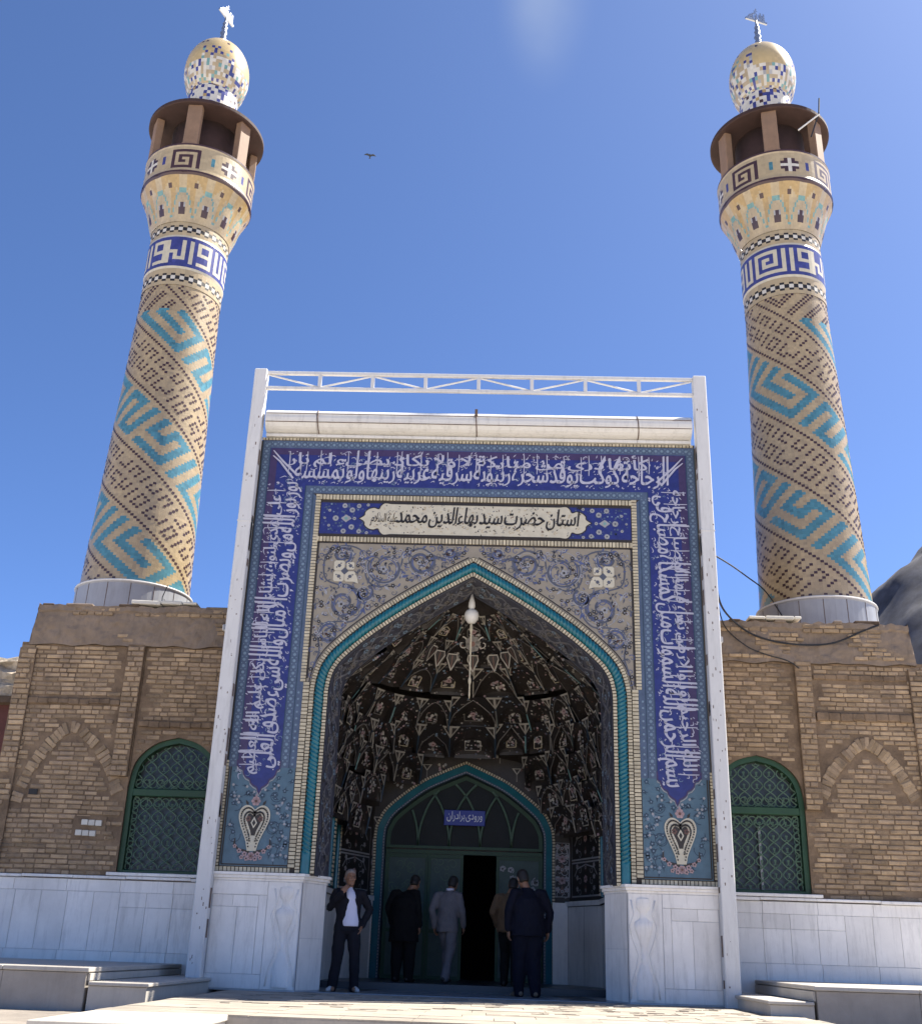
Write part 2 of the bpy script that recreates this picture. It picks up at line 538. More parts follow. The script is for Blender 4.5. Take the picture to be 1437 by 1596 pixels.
# forecourt slab in front of the portal: paving stones with small dark inset chips
b = MB()
b.box(-3.05, 3.9, -5.4, 0.3, -1.04, -0.02, 'stonegrey')
b.box(-3.0, -1.92, -6.9, -5.41, -1.04, -.05, 'stonegrey')
b.box(-3.03, -1.88, -6.93, -5.41, -.049, .0, 'stonestep', .7, .006)
b.box(-1.915, -1.9, -6.9, -5.41, -.45, -.05, 'stonestep', .7)
y = -5.4
while y < 0.0:
    dy = 0.45
    x = -3.05 - R.random() * .3
    while x < 3.9:
        dx = R.uniform(.6, .95)
        a0 = max(x, -3.05); a1 = min(x + dx, 3.9)
        if a1 - a0 > .03:
            b.box(a0 + .003, a1 - .003, y + .003, min(y + dy, .02) - .003, -0.06, R.uniform(-.003, .002), 'pave', R.random())
        x += dx
    y += dy
for i in range(150):
    x = R.uniform(-2.6, 3.2); y = -0.35 - 3.6 * R.random() ** 1.2
    w = R.choice((.10, .14, .18)); d = .035
    b.box(x, x + w, y, y + d, -.01, .0035, 'pavechip')
    if R.random() < .35: b.box(x + w * .6, x + w * 1.6, y + .08, y + .08 + d, -.01, .0038, 'pavechip')
tag(b.build('forecourt_paving'), kind='structure')

# lower landing left of the forecourt
b = MB()
b.box(-14, -3.06, -7.0, -2.95, -1.04, -.16, 'wetstone')
tag(b.build('lower_landing'), kind='structure')
b = MB()
b.box(3.92, 14, -6.0, -2.55, -1.04, -.12, 'wetstone')
tag(b.build('side_landing'), kind='structure')

# broad front flight
b = MB()
for i in range(6):
    z1 = -.02 - .165 * (i + 1)
    y1 = -5.4 - .32 * i
    b.box(-1.85, 6.0, y1 - .32, y1 - .002 * (i + 1), -1.04, z1 - .03, 'stonegrey', .5)
    b.box(-1.86, 6.05, y1 - .35, y1 - .003, z1 - .03, z1, 'stonestep', .5, bev=.006)
tag(b.build('front_steps'), 'broad flight of pale stone steps rising to the paved forecourt', 'steps')


def side_steps(sg, zt, zm, label_t, label_s, xs, YF=-2.0):
    # raised walkway along the wing and its two end steps
    xa, xb = xs
    r = MB()
    L = lambda a: sg * a
    def bx(m_, a0, a1, y0, y1, z0, z1, mt, t=.5, bev=0):
        m_.box(min(L(a0), L(a1)), max(L(a0), L(a1)), y0, y1, z0, z1, mt, t, bev)
    bx(r, xb, 13, YF, 1.0, -1.04, zt - .055, 'stonegrey')
    xx = xb
    while xx < 12.5:
        w = R.uniform(.9, 1.3)
        bx(r, xx - (.03 if xx == xb else -.002), xx + w - .002, YF - .04, 1.0, zt - .05, zt, 'stonestep', R.random(), .008)
        if zt > .2:
            bx(r, xx + .003, xx + w - .003, YF - .012, YF + .01, zt - .62, zt - .056, 'stonegrey', R.random())
        xx += w
    o = r.build('raised_walkway'); tag(o, label_t, 'walkway')
    s = MB()
    bx(s, xa, xb - .035, YF, 0.93, -.2, zm - .045, 'stonestep')
    bx(s, xa - .03, xb - .036, YF - .03, 0.93, zm - .04, zm, 'stonestep', .6, .008)
    bx(s, xb - .034, xb - .004, YF + .02, .93, zm + .004, zt - .06, 'stonestep', .7, .003)
    o = s.build('side_step'); tag(o, label_s, 'step')


side_steps(-1, .278, .139, 'raised stone walkway under the brick wing with the white air bricks', 'sunlit low stone step at the end of the walkway beside the entrance', (3.33, 4.0), -2.9)
side_steps(1, .33, .16, 'raised stone walkway under the brick wing with the trailing cables', 'shaded low stone step at the end of the walkway, near the cracked pier base', (3.55, 4.08))


# hills
def hill(name, cx, cy, rx, ry, h, seed, n=130):
    b = MB(); vs = []; fs = []
    for j in range(n + 1):
        for i in range(n + 1):
            u = -1 + 2 * i / n; v = -1 + 2 * j / n
            d = math.hypot(u, v)
            k = max(0, 1 - d) ** .8
            q = noise.fractal(Vector((u * 3 + seed, v * 3, seed)), 1.0, 2.0, 6)
            z = h * k * (1 + .13 * q) + 3.2 * k * noise.fractal(Vector((u * 14, v * 14, seed + 3)), .7, 2.0, 6)
            vs.append((cx + rx * u, cy + ry * v, -1.2 + max(z, -.2)))
    for j in range(n):
        for i in range(n):
            a = j * (n + 1) + i
            fs.append((a, a + 1, a + n + 2, a + n + 1))
    b.add(vs, fs, 'hill')
    return tag(b.build(name, smooth=True), kind='structure')


hill('rocky_hill', 175, 210, 150, 120, 160, 2.3)
hill('low_hill', 47, 190, 42, 60, 60, 7.1)

# ================================================================== PORTAL
portal = thing('tiled_portal', 'tall tiled entrance portal with blue inscription bands and a deep pointed arch', 'portal')
XO, ZT = 3.40, 8.03
BASE = [(2.33, 1.46), (2.33, 2.4), (2.33, 3.3), (2.33, 3.8), (2.325, 4.1), (2.27, 4.37), (2.17, 4.57), (2.05, 4.72), (1.84, 4.92), (1.60, 5.12), (1.30, 5.34), (1.02, 5.53), (.70, 5.73), (.34, 5.94), (0, 6.13)]


def catmull(p, k=8):
    out = []
    for i in range(len(p) - 1):
        a = p[max(i - 1, 0)]; b_ = p[i]; c = p[i + 1]; d = p[min(i + 2, len(p) - 1)]
        for j in range(k):
            t = j / k
            out.append(tuple(.5 * (2 * b_[q] + (c[q] - a[q]) * t + (2 * a[q] - 5 * b_[q] + 4 * c[q] - d[q]) * t * t + (3 * b_[q] - a[q] - 3 * c[q] + d[q]) * t ** 3) for q in (0, 1)))
    out.append(p[-1])
    return out


def halfarch(pts, off, k=8):
    p = catmull(pts, k)
    o = []
    for i, (x, z) in enumerate(p):
        a = p[max(i - 1, 0)]; b_ = p[min(i + 1, len(p) - 1)]
        tx, tz = b_[0] - a[0], b_[1] - a[1]
        l = math.hypot(tx, tz)
        o.append((x - tz / l * off, z + tx / l * off))
    r = []
    apex = None
    for i, q in enumerate(o):
        if q[0] <= 0:
            if apex is None:
                a = o[i - 1]; f = a[0] / (a[0] - q[0]) if a[0] != q[0] else 0
                apex = (0.0, a[1] + (q[1] - a[1]) * f)
            r.append(apex)
        else:
            r.append(q)
    if apex is None:
        a, c = o[-2], o[-1]
        f = a[0] / (a[0] - c[0]) if a[0] != c[0] else 1
        r[-1] = (0.0, a[1] + (c[1] - a[1]) * f)
    return r


def fullarch(pts, off, k=8, x0=0.0):
    h = halfarch(pts, off, k)
    return [(x0 - x, z) for x, z in h] + [(x0 + x, z) for x, z in reversed(h[:-1])]


class Strip:
    """surface strip between two equally sampled 3-D paths; P(s, d, h)"""
    def __init__(s, A, B):
        s.A = [Vector(a) for a in A]; s.B = [Vector(q) for q in B]
        s.L = [0.0]
        for i in range(1, len(A)):
            m0 = (s.A[i - 1] + s.B[i - 1]) / 2; m1 = (s.A[i] + s.B[i]) / 2
            s.L.append(s.L[-1] + (m1 - m0).length)
        s.len = s.L[-1]

    def P(s, u, d, h=0.0):
        u = min(max(u, 0), s.len)
        lo = 0; hi = len(s.L) - 1
        while hi - lo > 1:
            md = (lo + hi) // 2
            if s.L[md] <= u: lo = md
            else: hi = md
        w = s.L[hi] - s.L[lo]
        f = (u - s.L[lo]) / w if w > 1e-9 else 0
        a = s.A[lo].lerp(s.A[hi], f); b_ = s.B[lo].lerp(s.B[hi], f)
        p = a.lerp(b_, d)
        if h:
            t = (s.A[hi] + s.B[hi]) - (s.A[lo] + s.B[lo])
            nn = t.cross(b_ - a)
            if nn.length > 1e-9: p = p + nn.normalized() * h
        return tuple(p)


def arch_strip(o0, o1, y0, y1, pts=BASE, x0=0.0, k=8):
    return Strip([(x, y0, z) for x, z in fullarch(pts, o0, k, x0)], [(x, y1, z) for x, z in fullarch(pts, o1, k, x0)])


def strip_face(mb, st, m, h=0.0, n=None):
    A = st.A; B = st.B
    for i in range(len(A) - 1):
        if (A[i] - A[i + 1]).length < 1e-6 and (B[i] - B[i + 1]).length < 1e-6: continue
        mb.quad(A[i], A[i + 1], B[i + 1], B[i], m)


def dashes(mb, st, pitch, gap, h, m, d0=0.06, d1=.94, s0=0.0, s1=None):
    u = s0
    s1 = s1 if s1 is not None else st.len
    while u + pitch * .5 < s1:
        e = min(u + pitch - gap, s1)
        pts = [(u, d0), (e, d0), (e, d1), (u, d1)]
        mb.slab(st.P, pts, m, 0.001, h + R.uniform(-.002, .002), R.random())
        u += pitch


def line_strip(p0, p1, w, y, nrm):
    """flat strip on the facade from p0 to p1 (x,z), width w towards nrm"""
    return Strip([(p0[0], y, p0[1]), (p1[0], y, p1[1])], [(p0[0] + nrm[0] * w, y, p0[1] + nrm[1] * w), (p1[0] + nrm[0] * w, y, p1[1] + nrm[1] * w)])


# ---- body: facade skin with the arch cut out, side walls, roof, back
b = MB()
op = fullarch(BASE, .268)
for i in range(len(op) - 1):
    a, c = op[i], op[i + 1]
    if abs(a[0] - c[0]) < 1e-6: continue
    b.quad((a[0], 0, a[1]), (c[0], 0, c[1]), (c[0], 0, ZT), (a[0], 0, ZT), 'joint')
hw = op[-1][0]
for sg in (-1, 1):
    b.quad((sg * hw, 0, 1.476), (sg * 3.44, 0, 1.476), (sg * 3.44, 0, ZT), (sg * hw, 0, ZT), 'joint')
    b.quad((sg * 3.44, 0, 0), (sg * 3.44, 7.0, 0), (sg * 3.44, 7.0, ZT), (sg * 3.44, 0, ZT), 'plaster')
b.quad((-3.44, 7, 0), (3.44, 7, 0), (3.44, 7, ZT), (-3.44, 7, ZT), 'plaster')
b.quad((-3.44, 0, ZT), (3.44, 0, ZT), (3.44, 7, ZT), (-3.44, 7, ZT), 'plaster')
b.build('portal_body', portal)

# ---- inscription band
W0 = wall(0)
b = MB()
for sg in (-1, 1):
    Pm = lambda u, v, h=0.0, sg=sg: (sg * u, -h, v)
    lob = [(3.27, 3.0), (3.27, 2.93), (3.235, 2.885), (3.18, 2.865), (3.165, 2.80), (3.13, 2.76), (3.075, 2.735), (3.055, 2.68), (3.01, 2.645), (2.96, 2.62), (2.945, 2.575), (2.925, 2.535)]
    mid = 2.925
    low = lob + [(2 * mid - x + .04 * (x - mid) / .345, z) for x, z in reversed(lob[:-1])]
    low = [(max(x, 2.66), z) for x, z in low]
    b.poly(Pm, [(3.27, 7.90)] + low + [(2.66, 7.26), (2.66, 7.90)], 'cobalt', .006)
    edge = [(x, z) for x, z in low]
    b.ribbon(Pm, edge, .022, 'plum', .012)
    b.ribbon(Pm, [(x, z - .03) for x, z in edge], .014, 'leafpale', .009)
    # upper (outer) stripe in plum
    b.poly(Pm, [(3.15, 2.84), (3.262, 2.96), (3.262, 7.78), (3.15, 7.78)], 'plum', .0085)
b.poly(W0, [(-2.66, 7.26), (2.66, 7.26), (2.66, 7.90), (-2.66, 7.90)], 'cobalt', .006)
b.poly(W0, [(-3.255, 7.785), (3.255, 7.785), (3.255, 7.892), (-3.255, 7.892)], 'plum', .009)
band = b.build('inscription_band', portal)

RIGHT = 'بسم الله الرحمن الرحيم الله نور السموات والأرض مثل نوره كمشكاة فيها مصباح المصباح في زجاجة'.split()
TOP = 'الزجاجة كأنها كوكب دري يوقد من شجرة مباركة زيتونة لا شرقية ولا غربية يكاد زيتها يضيء ولو لم تمسسه نار'.split()
LEFT = 'نور على نور يهدي الله لنوره من يشاء ويضرب الله الأمثال للناس والله بكل شيء عليم صدق الله العلي العظيم'.split()
b = MB()
PR = lambda u, v, h=0.0: (2.66 + v, -h, -u)      # right column reads upwards: u = -z
PT = lambda u, v, h=0.0: (u, -h, 7.26 + v)
PL = lambda u, v, h=0.0: (-2.66 - v, -h, u)      # left column reads downwards: u = z


def two_tier(P, words, u0, u1, seed):
    rr = random.Random(seed)
    lo = [w for i, w in enumerate(words) if i % 2 == 0]
    hi = [w for i, w in enumerate(words) if i % 2 == 1]
    L = u0 - u1
    write(b, P, lo, u0, u1 + .02 * L, .12, .4, .44, 'script', .014, 2.35, .42, .12, .003, 0.04, .62, .009)
    write(b, P, hi, u0 - .05 * L, u1, .365, .3, .26, 'script', .018, 1.15, .5, .22, .003, 0.0, .5, .008)
    n = int(L * 22)
    for i in range(n):
        u = u1 + L * (i + rr.random()) / n
        v = rr.choice((rr.uniform(.03, .1), rr.uniform(.28, .36), rr.uniform(.46, .6)))
        if rr.random() < .55: b.leaf(P, u, v, rr.uniform(.5, 1.2), rr.uniform(.03, .06), .014, 'script', .012)
        else: b.disc(P, u, v, .010, 'script', .012, 5)
    for i in range(int(L * 4)):
        u = u1 + L * rr.random()
        b.disc(P, u, rr.uniform(.49, .6), .013, 'leafpale', .0115, 5)
    for i in range(int(L * 14)):
        u = u1 + L * rr.random(); v = rr.uniform(.04, .45)
        b.spiral(P, u, v, rr.uniform(.02, .045), rr.random() * 6, .8, .008, 'dotpale', .0095, rr.choice((-1, 1)), n=8)
    for i in range(int(L * 34)):      # fine secondary flourishes weaving between the words
        u = u1 + L * (i + rr.random()) / (L * 34); v = rr.uniform(.03, .57)
        k = rr.random()
        if k < .5:
            a = rr.uniform(2.2, 3.6); l_ = rr.uniform(.05, .12)
            b.ribbon(P, [(u + l_ * f * math.cos(a) + .02 * math.sin(f * PI), v + l_ * f * math.sin(a) * .6 + .025 * math.sin(f * PI)) for f in (0, .25, .5, .75, 1)], [.006, .012, .014, .011, .004], 'script', .0105)
        elif k < .8: b.spiral(P, u, v, rr.uniform(.018, .032), rr.random() * 6, .75, .011, 'script', .0105, rr.choice((-1, 1)), n=9)
        else: b.leaf(P, u, v, rr.uniform(.6, 1.3), rr.uniform(.04, .08), .016, 'script', .0105)
    for i in range(int(L * 4.5)):
        u = u1 + L * (i + rr.random() * .8) / (L * 4.5); v0 = rr.uniform(.18, .34)
        b.ribbon(P, [(u, v0), (u + .008, (v0 + .6) / 2), (u + .004, rr.uniform(.57, .615))], [.012, .017, .012], 'script', .0165)


two_tier(PR, RIGHT, -2.80, -7.30, 1)
two_tier(PT, TOP, 2.98, -2.98, 2)
two_tier(PL, LEFT, 7.30, 2.80, 3)
for sg in (-1, 1):     # long strokes thrown across the corners
    Pm = lambda u, v, h=0.0, sg=sg: (sg * u, -h, v)
    for k in range(2):
        b.ribbon(Pm, [(2.80 + .07 * k, 7.42 - .05 * k), (3.05 + .05 * k, 7.66), (3.22, 7.85 - .09 * k)], [.034, .03, .016], 'script', .021 + .002 * k)
b.build('calligraphy', band)

# ---- dotted slate borders
b = MB()
for sg in (-1, 1):
    Pm = lambda u, v, h=0.0, sg=sg: (sg * u, -h, v)
    b.poly(Pm, [(3.27, 2.9), (3.40, 2.9), (3.40, ZT), (3.27, 7.90)], 'slate', .005)
    b.poly(Pm, [(2.53, 2.9), (2.66, 2.9), (2.66, 7.26), (2.53, 7.13)], 'slate', .005)
    for (u0, z0, z1) in ((3.335, 2.95, 7.95), (2.595, 2.95, 7.15)):
        z = z0
        while z < z1:
            b.disc(Pm, u0, z, .024, 'dotpale', .010, 6)
            b.disc(Pm, u0 - .03, z + .047, .010, 'dotpale', .010, 5); b.disc(Pm, u0 + .03, z + .047, .010, 'dotpale', .010, 5)
            z += .094
    b.poly(Pm, [(2.43, 2.9), (2.53, 2.9), (2.53, 7.13), (2.43, 7.03)], 'slate', .0048)
    z = 2.95
    while z < 4.0:
        b.disc(Pm, 2.488, z, .018, 'dotpale', .010, 6); z += .094
    for u0 in (3.272, 3.398, 2.532, 2.658):
        zt_ = 7.9 if u0 == 3.272 else 8.02 if u0 > 3 else 7.14 if u0 < 2.6 else 7.26
        b.ribbon(Pm, [(u0, 2.9), (u0, zt_)], .012, 'tealdark', .009)
b.poly(W0, [(-3.40, ZT), (3.40, ZT), (3.27, 7.90), (-3.27, 7.90)], 'slate', .0052)
b.poly(W0, [(-2.53, 7.13), (2.53, 7.13), (2.66, 7.26), (-2.66, 7.26)], 'slate', .0052)
for zc, xm in ((7.965, 3.3), (7.195, 2.56)):
    x = -xm
    while x < xm:
        b.disc(W0, x, zc, .024, 'dotpale', .010, 6)
        b.disc(W0, x + .047, zc + .03, .010, 'dotpale', .010, 5); b.disc(W0, x + .047, zc - .03, .010, 'dotpale', .010, 5)
        x += .094
b.build('dotted_border', portal)

# ---- floral panels with the heart emblem at the foot of each pier
for sg in (-1, 1):
    Pm = lambda u, v, h=0.0, sg=sg: (sg * u, -h, v)
    b = MB()
    b.poly(Pm, [(2.39, 1.56), (3.37, 1.56), (3.37, 2.92), (2.39, 2.92)], 'teal', .003)
    for a, c in (((2.41, 1.58), (3.35, 1.58)), ((2.41, 1.58), (2.41, 2.9)), ((3.35, 1.58), (3.35, 2.9))):
        b.ribbon(Pm, [a, c], .018, 'umber', .008)
    rr = random.Random(5)
    for i in range(150):
        u = rr.uniform(2.46, 3.31); v = rr.uniform(1.63, 2.88)
        if abs(u - 2.95) < .24 and 1.75 < v < 2.5: continue
        if v > 2.5 + abs(u - 2.93) * 1.0: continue
        q = rr.random()
        if q < .4: b.flower(Pm, u, v, rr.uniform(.025, .04), 'tealdark', 'dotpale', .008, 5, rr.random())
        elif q < .75: b.flower(Pm, u, v, rr.uniform(.016, .03), 'dotpale', 'leafpale', .008, 5, rr.random())
        else: b.disc(Pm, u, v, .02, 'leafpale', .009, 6)
        for k in range(2): b.leaf(Pm, u, v, rr.random() * 6.28, rr.uniform(.05, .09), .02, 'tealdark', .0065)
    for i in range(7):
        b.spiral(Pm, rr.choice((2.68, 3.22)), rr.uniform(1.8, 2.6), .10, rr.random() * 6, 1.1, .012, 'tealdark', .006, rr.choice((-1, 1)), n=16)
    fp = b.build('floral_panel', portal)
    b = MB()
    c0 = 2.95; zt = 2.36
    hp = []
    for i in range(41):
        t = PI * i / 40
        hp.append((.215 * math.sin(t) ** .9 * (1 - .12 * math.cos(t)), zt - .10 + .115 * math.cos(t) + (0.06 * math.sin(2 * t)) - .30 * (1 - math.cos(t)) / 2 * (1 if t > 0 else 0)))
    half = [(0, 2.30), (.05, 2.345), (.11, 2.365), (.17, 2.34), (.208, 2.27), (.205, 2.18), (.17, 2.08), (.12, 1.97), (.08, 1.87), (.055, 1.76)]
    half = catmull(half, 5)
    outl = [(c0 - x, z) for x, z in half] + [(c0 + x, z) for x, z in reversed(half)]
    ctr = (c0, 2.12)
    for i in range(len(outl)):
        p, q = outl[i], outl[(i + 1) % len(outl)]
        b.poly(Pm, [ctr, p, q], 'creampale', .012)
        sh_ = lambda w_, f_: (c0 + (w_[0] - c0) * f_, 2.17 + (w_[1] - 2.17) * f_)
        b.poly(Pm, [(c0, 2.15), sh_(p, .50), sh_(q, .50)], 'umber', .0145)
    for sc_, w_ in ((1.0, .016),):
        for sd_ in (-1, 1):
            pts = [(c0 + sd_ * x * sc_, 2.12 + (z - 2.12) * (sc_ if z > 2.12 else (1 if sc_ == 1 else sc_ * .95))) for x, z in half]
            b.ribbon(Pm, pts, w_, 'creampale', .019)
    for i in range(0, len(half), 2):
        x, z = half[i]
        for sd_ in (-1, 1):
            f = .9
            for f in (.88, .66):
                b.disc(Pm, c0 + sd_ * x * f, 2.12 + (z - 2.12) * f, .021, 'creampale', .017, 7)
                b.disc(Pm, c0 + sd_ * x * f, 2.12 + (z - 2.12) * f, .013, 'umber', .021, 5)
    b.poly(Pm, [(c0, 2.06), (c0 + .045, 2.135), (c0, 2.22), (c0 - .045, 2.135)], 'creampale', .02)
    b.poly(Pm, [(c0, 2.09), (c0 + .025, 2.135), (c0, 2.18), (c0 - .025, 2.135)], 'umber', .023)
    b.flower(Pm, c0 - .085, 2.19, .04, 'rust', 'umber', .016); b.flower(Pm, c0 + .085, 2.19, .04, 'rust', 'umber', .016)
    b.flower(Pm, c0, 2.43, .065, 'pinkish', 'rust', .014, 6); b.leaf(Pm, c0, 2.46, 1.57, .08, .035, 'pinkish', .013)
    for sd_ in (-1, 1):        # base scrolls
        b.ribbon(Pm, [(c0 + sd_ * .03, 1.74), (c0 + sd_ * .10, 1.76), (c0 + sd_ * .19, 1.78), (c0 + sd_ * .25, 1.85), (c0 + sd_ * .24, 1.93)], [.04, .035, .03, .026, .012], 'umber', .010)
        for x, z, q in ((.09, 1.72, .036), (.17, 1.76, .034), (.235, 1.82, .028), (.06, 1.66, .034), (.13, 1.675, .03)):
            b.flower(Pm, c0 + sd_ * x, z, q, 'pinkish', 'umber', .014, 5, x)
        b.leaf(Pm, c0 + sd_ * .10, 2.37, rad(60 if sd_ > 0 else 120), .09, .04, 'umber', .012)
    b.flower(Pm, c0, 1.69, .055, 'pinkish', 'rust', .015, 7)
    b.build('heart_emblem', fp)

# ---- cream brick trim
b = MB()
Y0 = -.004
def trim(p0, p1, w, nrm, pitch=.05, gap=.013, h=.018):
    st = line_strip(p0, p1, w, Y0, nrm)
    for A, B_ in ((st.A, st.B),):
        b.quad(A[0], A[1], B_[1], B_[0], 'joint')
    # outward normal must point to the camera
    n_ = (st.A[1] - st.A[0]).cross(st.B[0] - st.A[0])
    if n_.y > 0: st = Strip(st.A[::-1], st.B[::-1])
    dashes(b, st, pitch, gap, h, 'cream', .12, .88)


for sg in (-1, 1):
    trim((sg * 2.39, 4.15), (sg * 2.39, 7.12), .10, (sg, 0), .048)
    trim((sg * 2.325, 1.56), (sg * 2.325, 4.15), .115, (sg, 0), .054)
    trim((sg * 3.385, 1.56), (sg * 3.385, 3.0), .04, (sg, 0), .045)
    trim((sg * 2.40, 1.48), (sg * 3.42, 1.48), .075, (0, 1), .055)
trim((-2.42, 7.02), (2.42, 7.02), .10, (0, 1), .052)
trim((-2.42, 6.325), (2.42, 6.325), .10, (0, 1), .052)
trim((-3.42, 8.03), (3.42, 8.03), .05, (0, 1), .055)
st = arch_strip(0.0, .072, -.012, -.012)
strip_face(b, st, 'joint')
n_ = (st.A[1] - st.A[0]).cross(st.B[0] - st.A[0])
dashes(b, st if n_.y < 0 else Strip(st.A[::-1], st.B[::-1]), .045, .012, .020, 'cream', .08, .92)
st = arch_strip(.212, .272, -.012, -.012)
strip_face(b, st, 'joint')
dashes(b, st if n_.y < 0 else Strip(st.A[::-1], st.B[::-1]), .047, .014, .016, 'cream', .05, .95)
b.build('cream_brick_trim', portal)

# ---- turquoise twisted rope
b = MB()
cp = fullarch(BASE, .142, 10)
pts = [cp[0]]
st = Strip([(x, 0, z) for x, z in cp], [(x, 0, z) for x, z in cp])
N = int(st.len / .0125)
vs_ = []; n = 18
cen = []
for i in range(N + 1):
    p = Vector(st.P(st.len * i / N, 0))
    cen.append(p)
for i in range(N + 1):
    t = (cen[min(i + 1, N)] - cen[max(i - 1, 0)]).normalized()
    a = Vector((0, -1, 0)); c = t.cross(a).normalized()
    s_ = st.len * i / N
    plain = min(s_, st.len - s_) < .30
    for k in range(n):
        q = 2 * PI * k / n
        ph = 3 * (q) + (s_ if s_ < st.len / 2 else st.len - s_) * 2 * PI / .060 * (1 if s_ < st.len / 2 else 1)
        rr_ = .066 * (1.0 if plain else .62 + .48 * abs(math.sin(ph / 2)) ** .7)
        vs_.append(cen[i] + (a * math.cos(q) + c * math.sin(q)) * rr_ + Vector((0, -.004, 0)))
fs_ = []
for i in range(N):
    for k in range(n):
        fs_.append((i * n + k, i * n + (k + 1) % n, (i + 1) * n + (k + 1) % n, (i + 1) * n + k))
b.add(vs_, fs_, 'turq')
b.build('turquoise_rope_moulding', portal, smooth=True)

# ---- spandrels with scrollwork
for sg in (-1, 1):
    Pm = lambda u, v, h=0.0, sg=sg: (sg * u, -h, v)
    b = MB()
    hp = halfarch(BASE, -.005)
    for i in range(len(hp) - 1):
        a, c = hp[i], hp[i + 1]
        if abs(a[0] - c[0]) < 1e-5: continue
        b.poly(Pm, [a, c, (c[0], 6.325), (a[0], 6.325)], 'spand', .003)
    b.poly(Pm, [(hp[0][0], 3.9), (2.40, 3.9), (2.40, 6.325), (hp[0][0], 6.325)], 'spand', .003)
    for pts in ([(2.38, 4.2), (2.38, 6.32)], [(0, 6.318), (2.42, 6.318)]):
        b.ribbon(Pm, pts, .022, 'umber', .007)
    ed = halfarch(BASE, -.03)
    b.ribbon(Pm, ed[32:-2], .018, 'umber', .007)
    rr = random.Random(11)
    SP = [(.80, 6.04, .21, 2.6, 1), (1.33, 5.93, .29, .4, -1), (1.93, 5.36, .29, 1.2, 1), (2.12, 4.88, .17, 1.9, -1), (.36, 6.19, .09, 3.0, 1), (1.63, 5.52, .13, 2.0, 1), (2.0, 6.12, .16, 4, -1)]
    for (u, v, q, a0, d) in SP:
        b.spiral(Pm, u, v, q, a0, 1.65, .046, 'scroll', .007, d, .16, 40)
        b.spiral(Pm, u, v, q * .86, a0 + .25, 1.5, .020, 'scrollblue', .0085, d, .16, 40)
        b.spiral(Pm, u, v, q * 1.10, a0 + 1.2, .8, .014, 'leafpale', .0085, d, .7, 30)
        for k in range(6):
            a = a0 + d * k * 1.05 + rr.random() * .3
            b.leaf(Pm, u + q * math.cos(a), v + q * math.sin(a), a + d * .9, q * .42, q * .16, rr.choice(('scrollblue', 'scroll', 'leafpale', 'scrollblue')), .0095)
        b.flower(Pm, u + .12 * q, v - .08 * q, max(.035, q * .2), 'leafpale', 'umber', .010, 5, rr.random())
        for k in range(3):
            a = rr.random() * 6.28; r_ = q * rr.uniform(.45, .7)
            b.flower(Pm, u + r_ * math.cos(a), v + r_ * math.sin(a), .026, rr.choice(('umber', 'leafpale')), 'rust', .010, 5, a)
    b.ribbon(Pm, catmull([(.12, 6.24), (.34, 6.10), (.58, 6.13), (.80, 6.25), (1.05, 6.15), (1.12, 5.92), (1.33, 5.64), (1.58, 5.70), (1.66, 5.98), (1.72, 6.20), (2.0, 6.27), (2.25, 6.1), (2.24, 5.75), (2.02, 5.64), (1.70, 5.55), (1.62, 5.30), (1.78, 5.08), (2.06, 5.06), (2.28, 4.92), (2.24, 4.62), (2.32, 4.35)], 6), .024, 'scroll', .0075)
    ARCHV = lambda u: next((c[1] + (a[1] - c[1]) * (c[0] - u) / (c[0] - a[0] or 1) for a, c in zip(hp[1:], hp) if a[0] <= u <= c[0]), 6.1)
    for i in range(900):
        u = rr.uniform(.1, 2.36); v = rr.uniform(4.2, 6.28)
        lim = ARCHV(u) + .07 if u < 2.3 else 4.25
        if v < lim: continue
        if abs(u - 1.95) < .19 and abs(v - 5.86) < .19: continue
        q = rr.random()
        if q < .12: b.flower(Pm, u, v, rr.uniform(.026, .036), 'umber', 'leafpale', .011, 5, rr.random())
        elif q < .30:
            for k in range(3): b.leaf(Pm, u, v, rr.random() * 6.28, rr.uniform(.045, .085), .022, 'scroll', .0105)
        elif q < .5: b.flower(Pm, u, v, rr.uniform(.02, .034), 'leafpale', 'rust', .011, 5, rr.random())
        elif q < .8: b.leaf(Pm, u, v, rr.random() * 6.28, rr.uniform(.05, .10), .028, rr.choice(('scrollblue', 'scroll', 'leafpale')), .010)
        else: b.spiral(Pm, u, v, rr.uniform(.04, .07), rr.random() * 6, 1, .013, rr.choice(('scroll', 'scrollblue')), .009, rr.choice((-1, 1)), n=12)
    # pale square knot medallion with four lobes
    for du, dv in ((-.085, .085), (.085, .085), (-.085, -.085), (.085, -.085)):
        du *= -1
        big = (du * dv > 0)
        q = .082 if not (du < 0 and dv > 0) else .06
        pts = [(1.95 + du + q * sgn_ * c_, 5.86 + dv + q * s_) for sgn_, c_, s_ in ((1, -1, -.7), (1, -.7, -1), (1, .7, -1), (1, 1, -.7), (1, 1, .7), (1, .7, 1), (1, -.7, 1), (1, -1, .7))]
        b.poly(Pm, pts, 'creampale', .014)
        b.disc(Pm, 1.95 + du, 5.86 + dv, .03, 'scroll', .017, 6)
        b.disc(Pm, 1.95 + du * 1.45, 5.86 + dv * .7, .014, 'scroll', .017, 4); b.disc(Pm, 1.95 + du * .7, 5.86 + dv * 1.45, .014, 'scroll', .017, 4)
    b.poly(Pm, [(1.73, 5.665), (1.83, 5.70), (1.79, 5.80), (1.765, 5.80)], 'creampale', .0135)
    b.poly(Pm, [(1.95 - .06, 5.86), (1.95, 5.86 - .06), (1.95 + .06, 5.86), (1.95, 5.86 + .06)], 'scroll', .016)
    b.build('spandrel', portal)

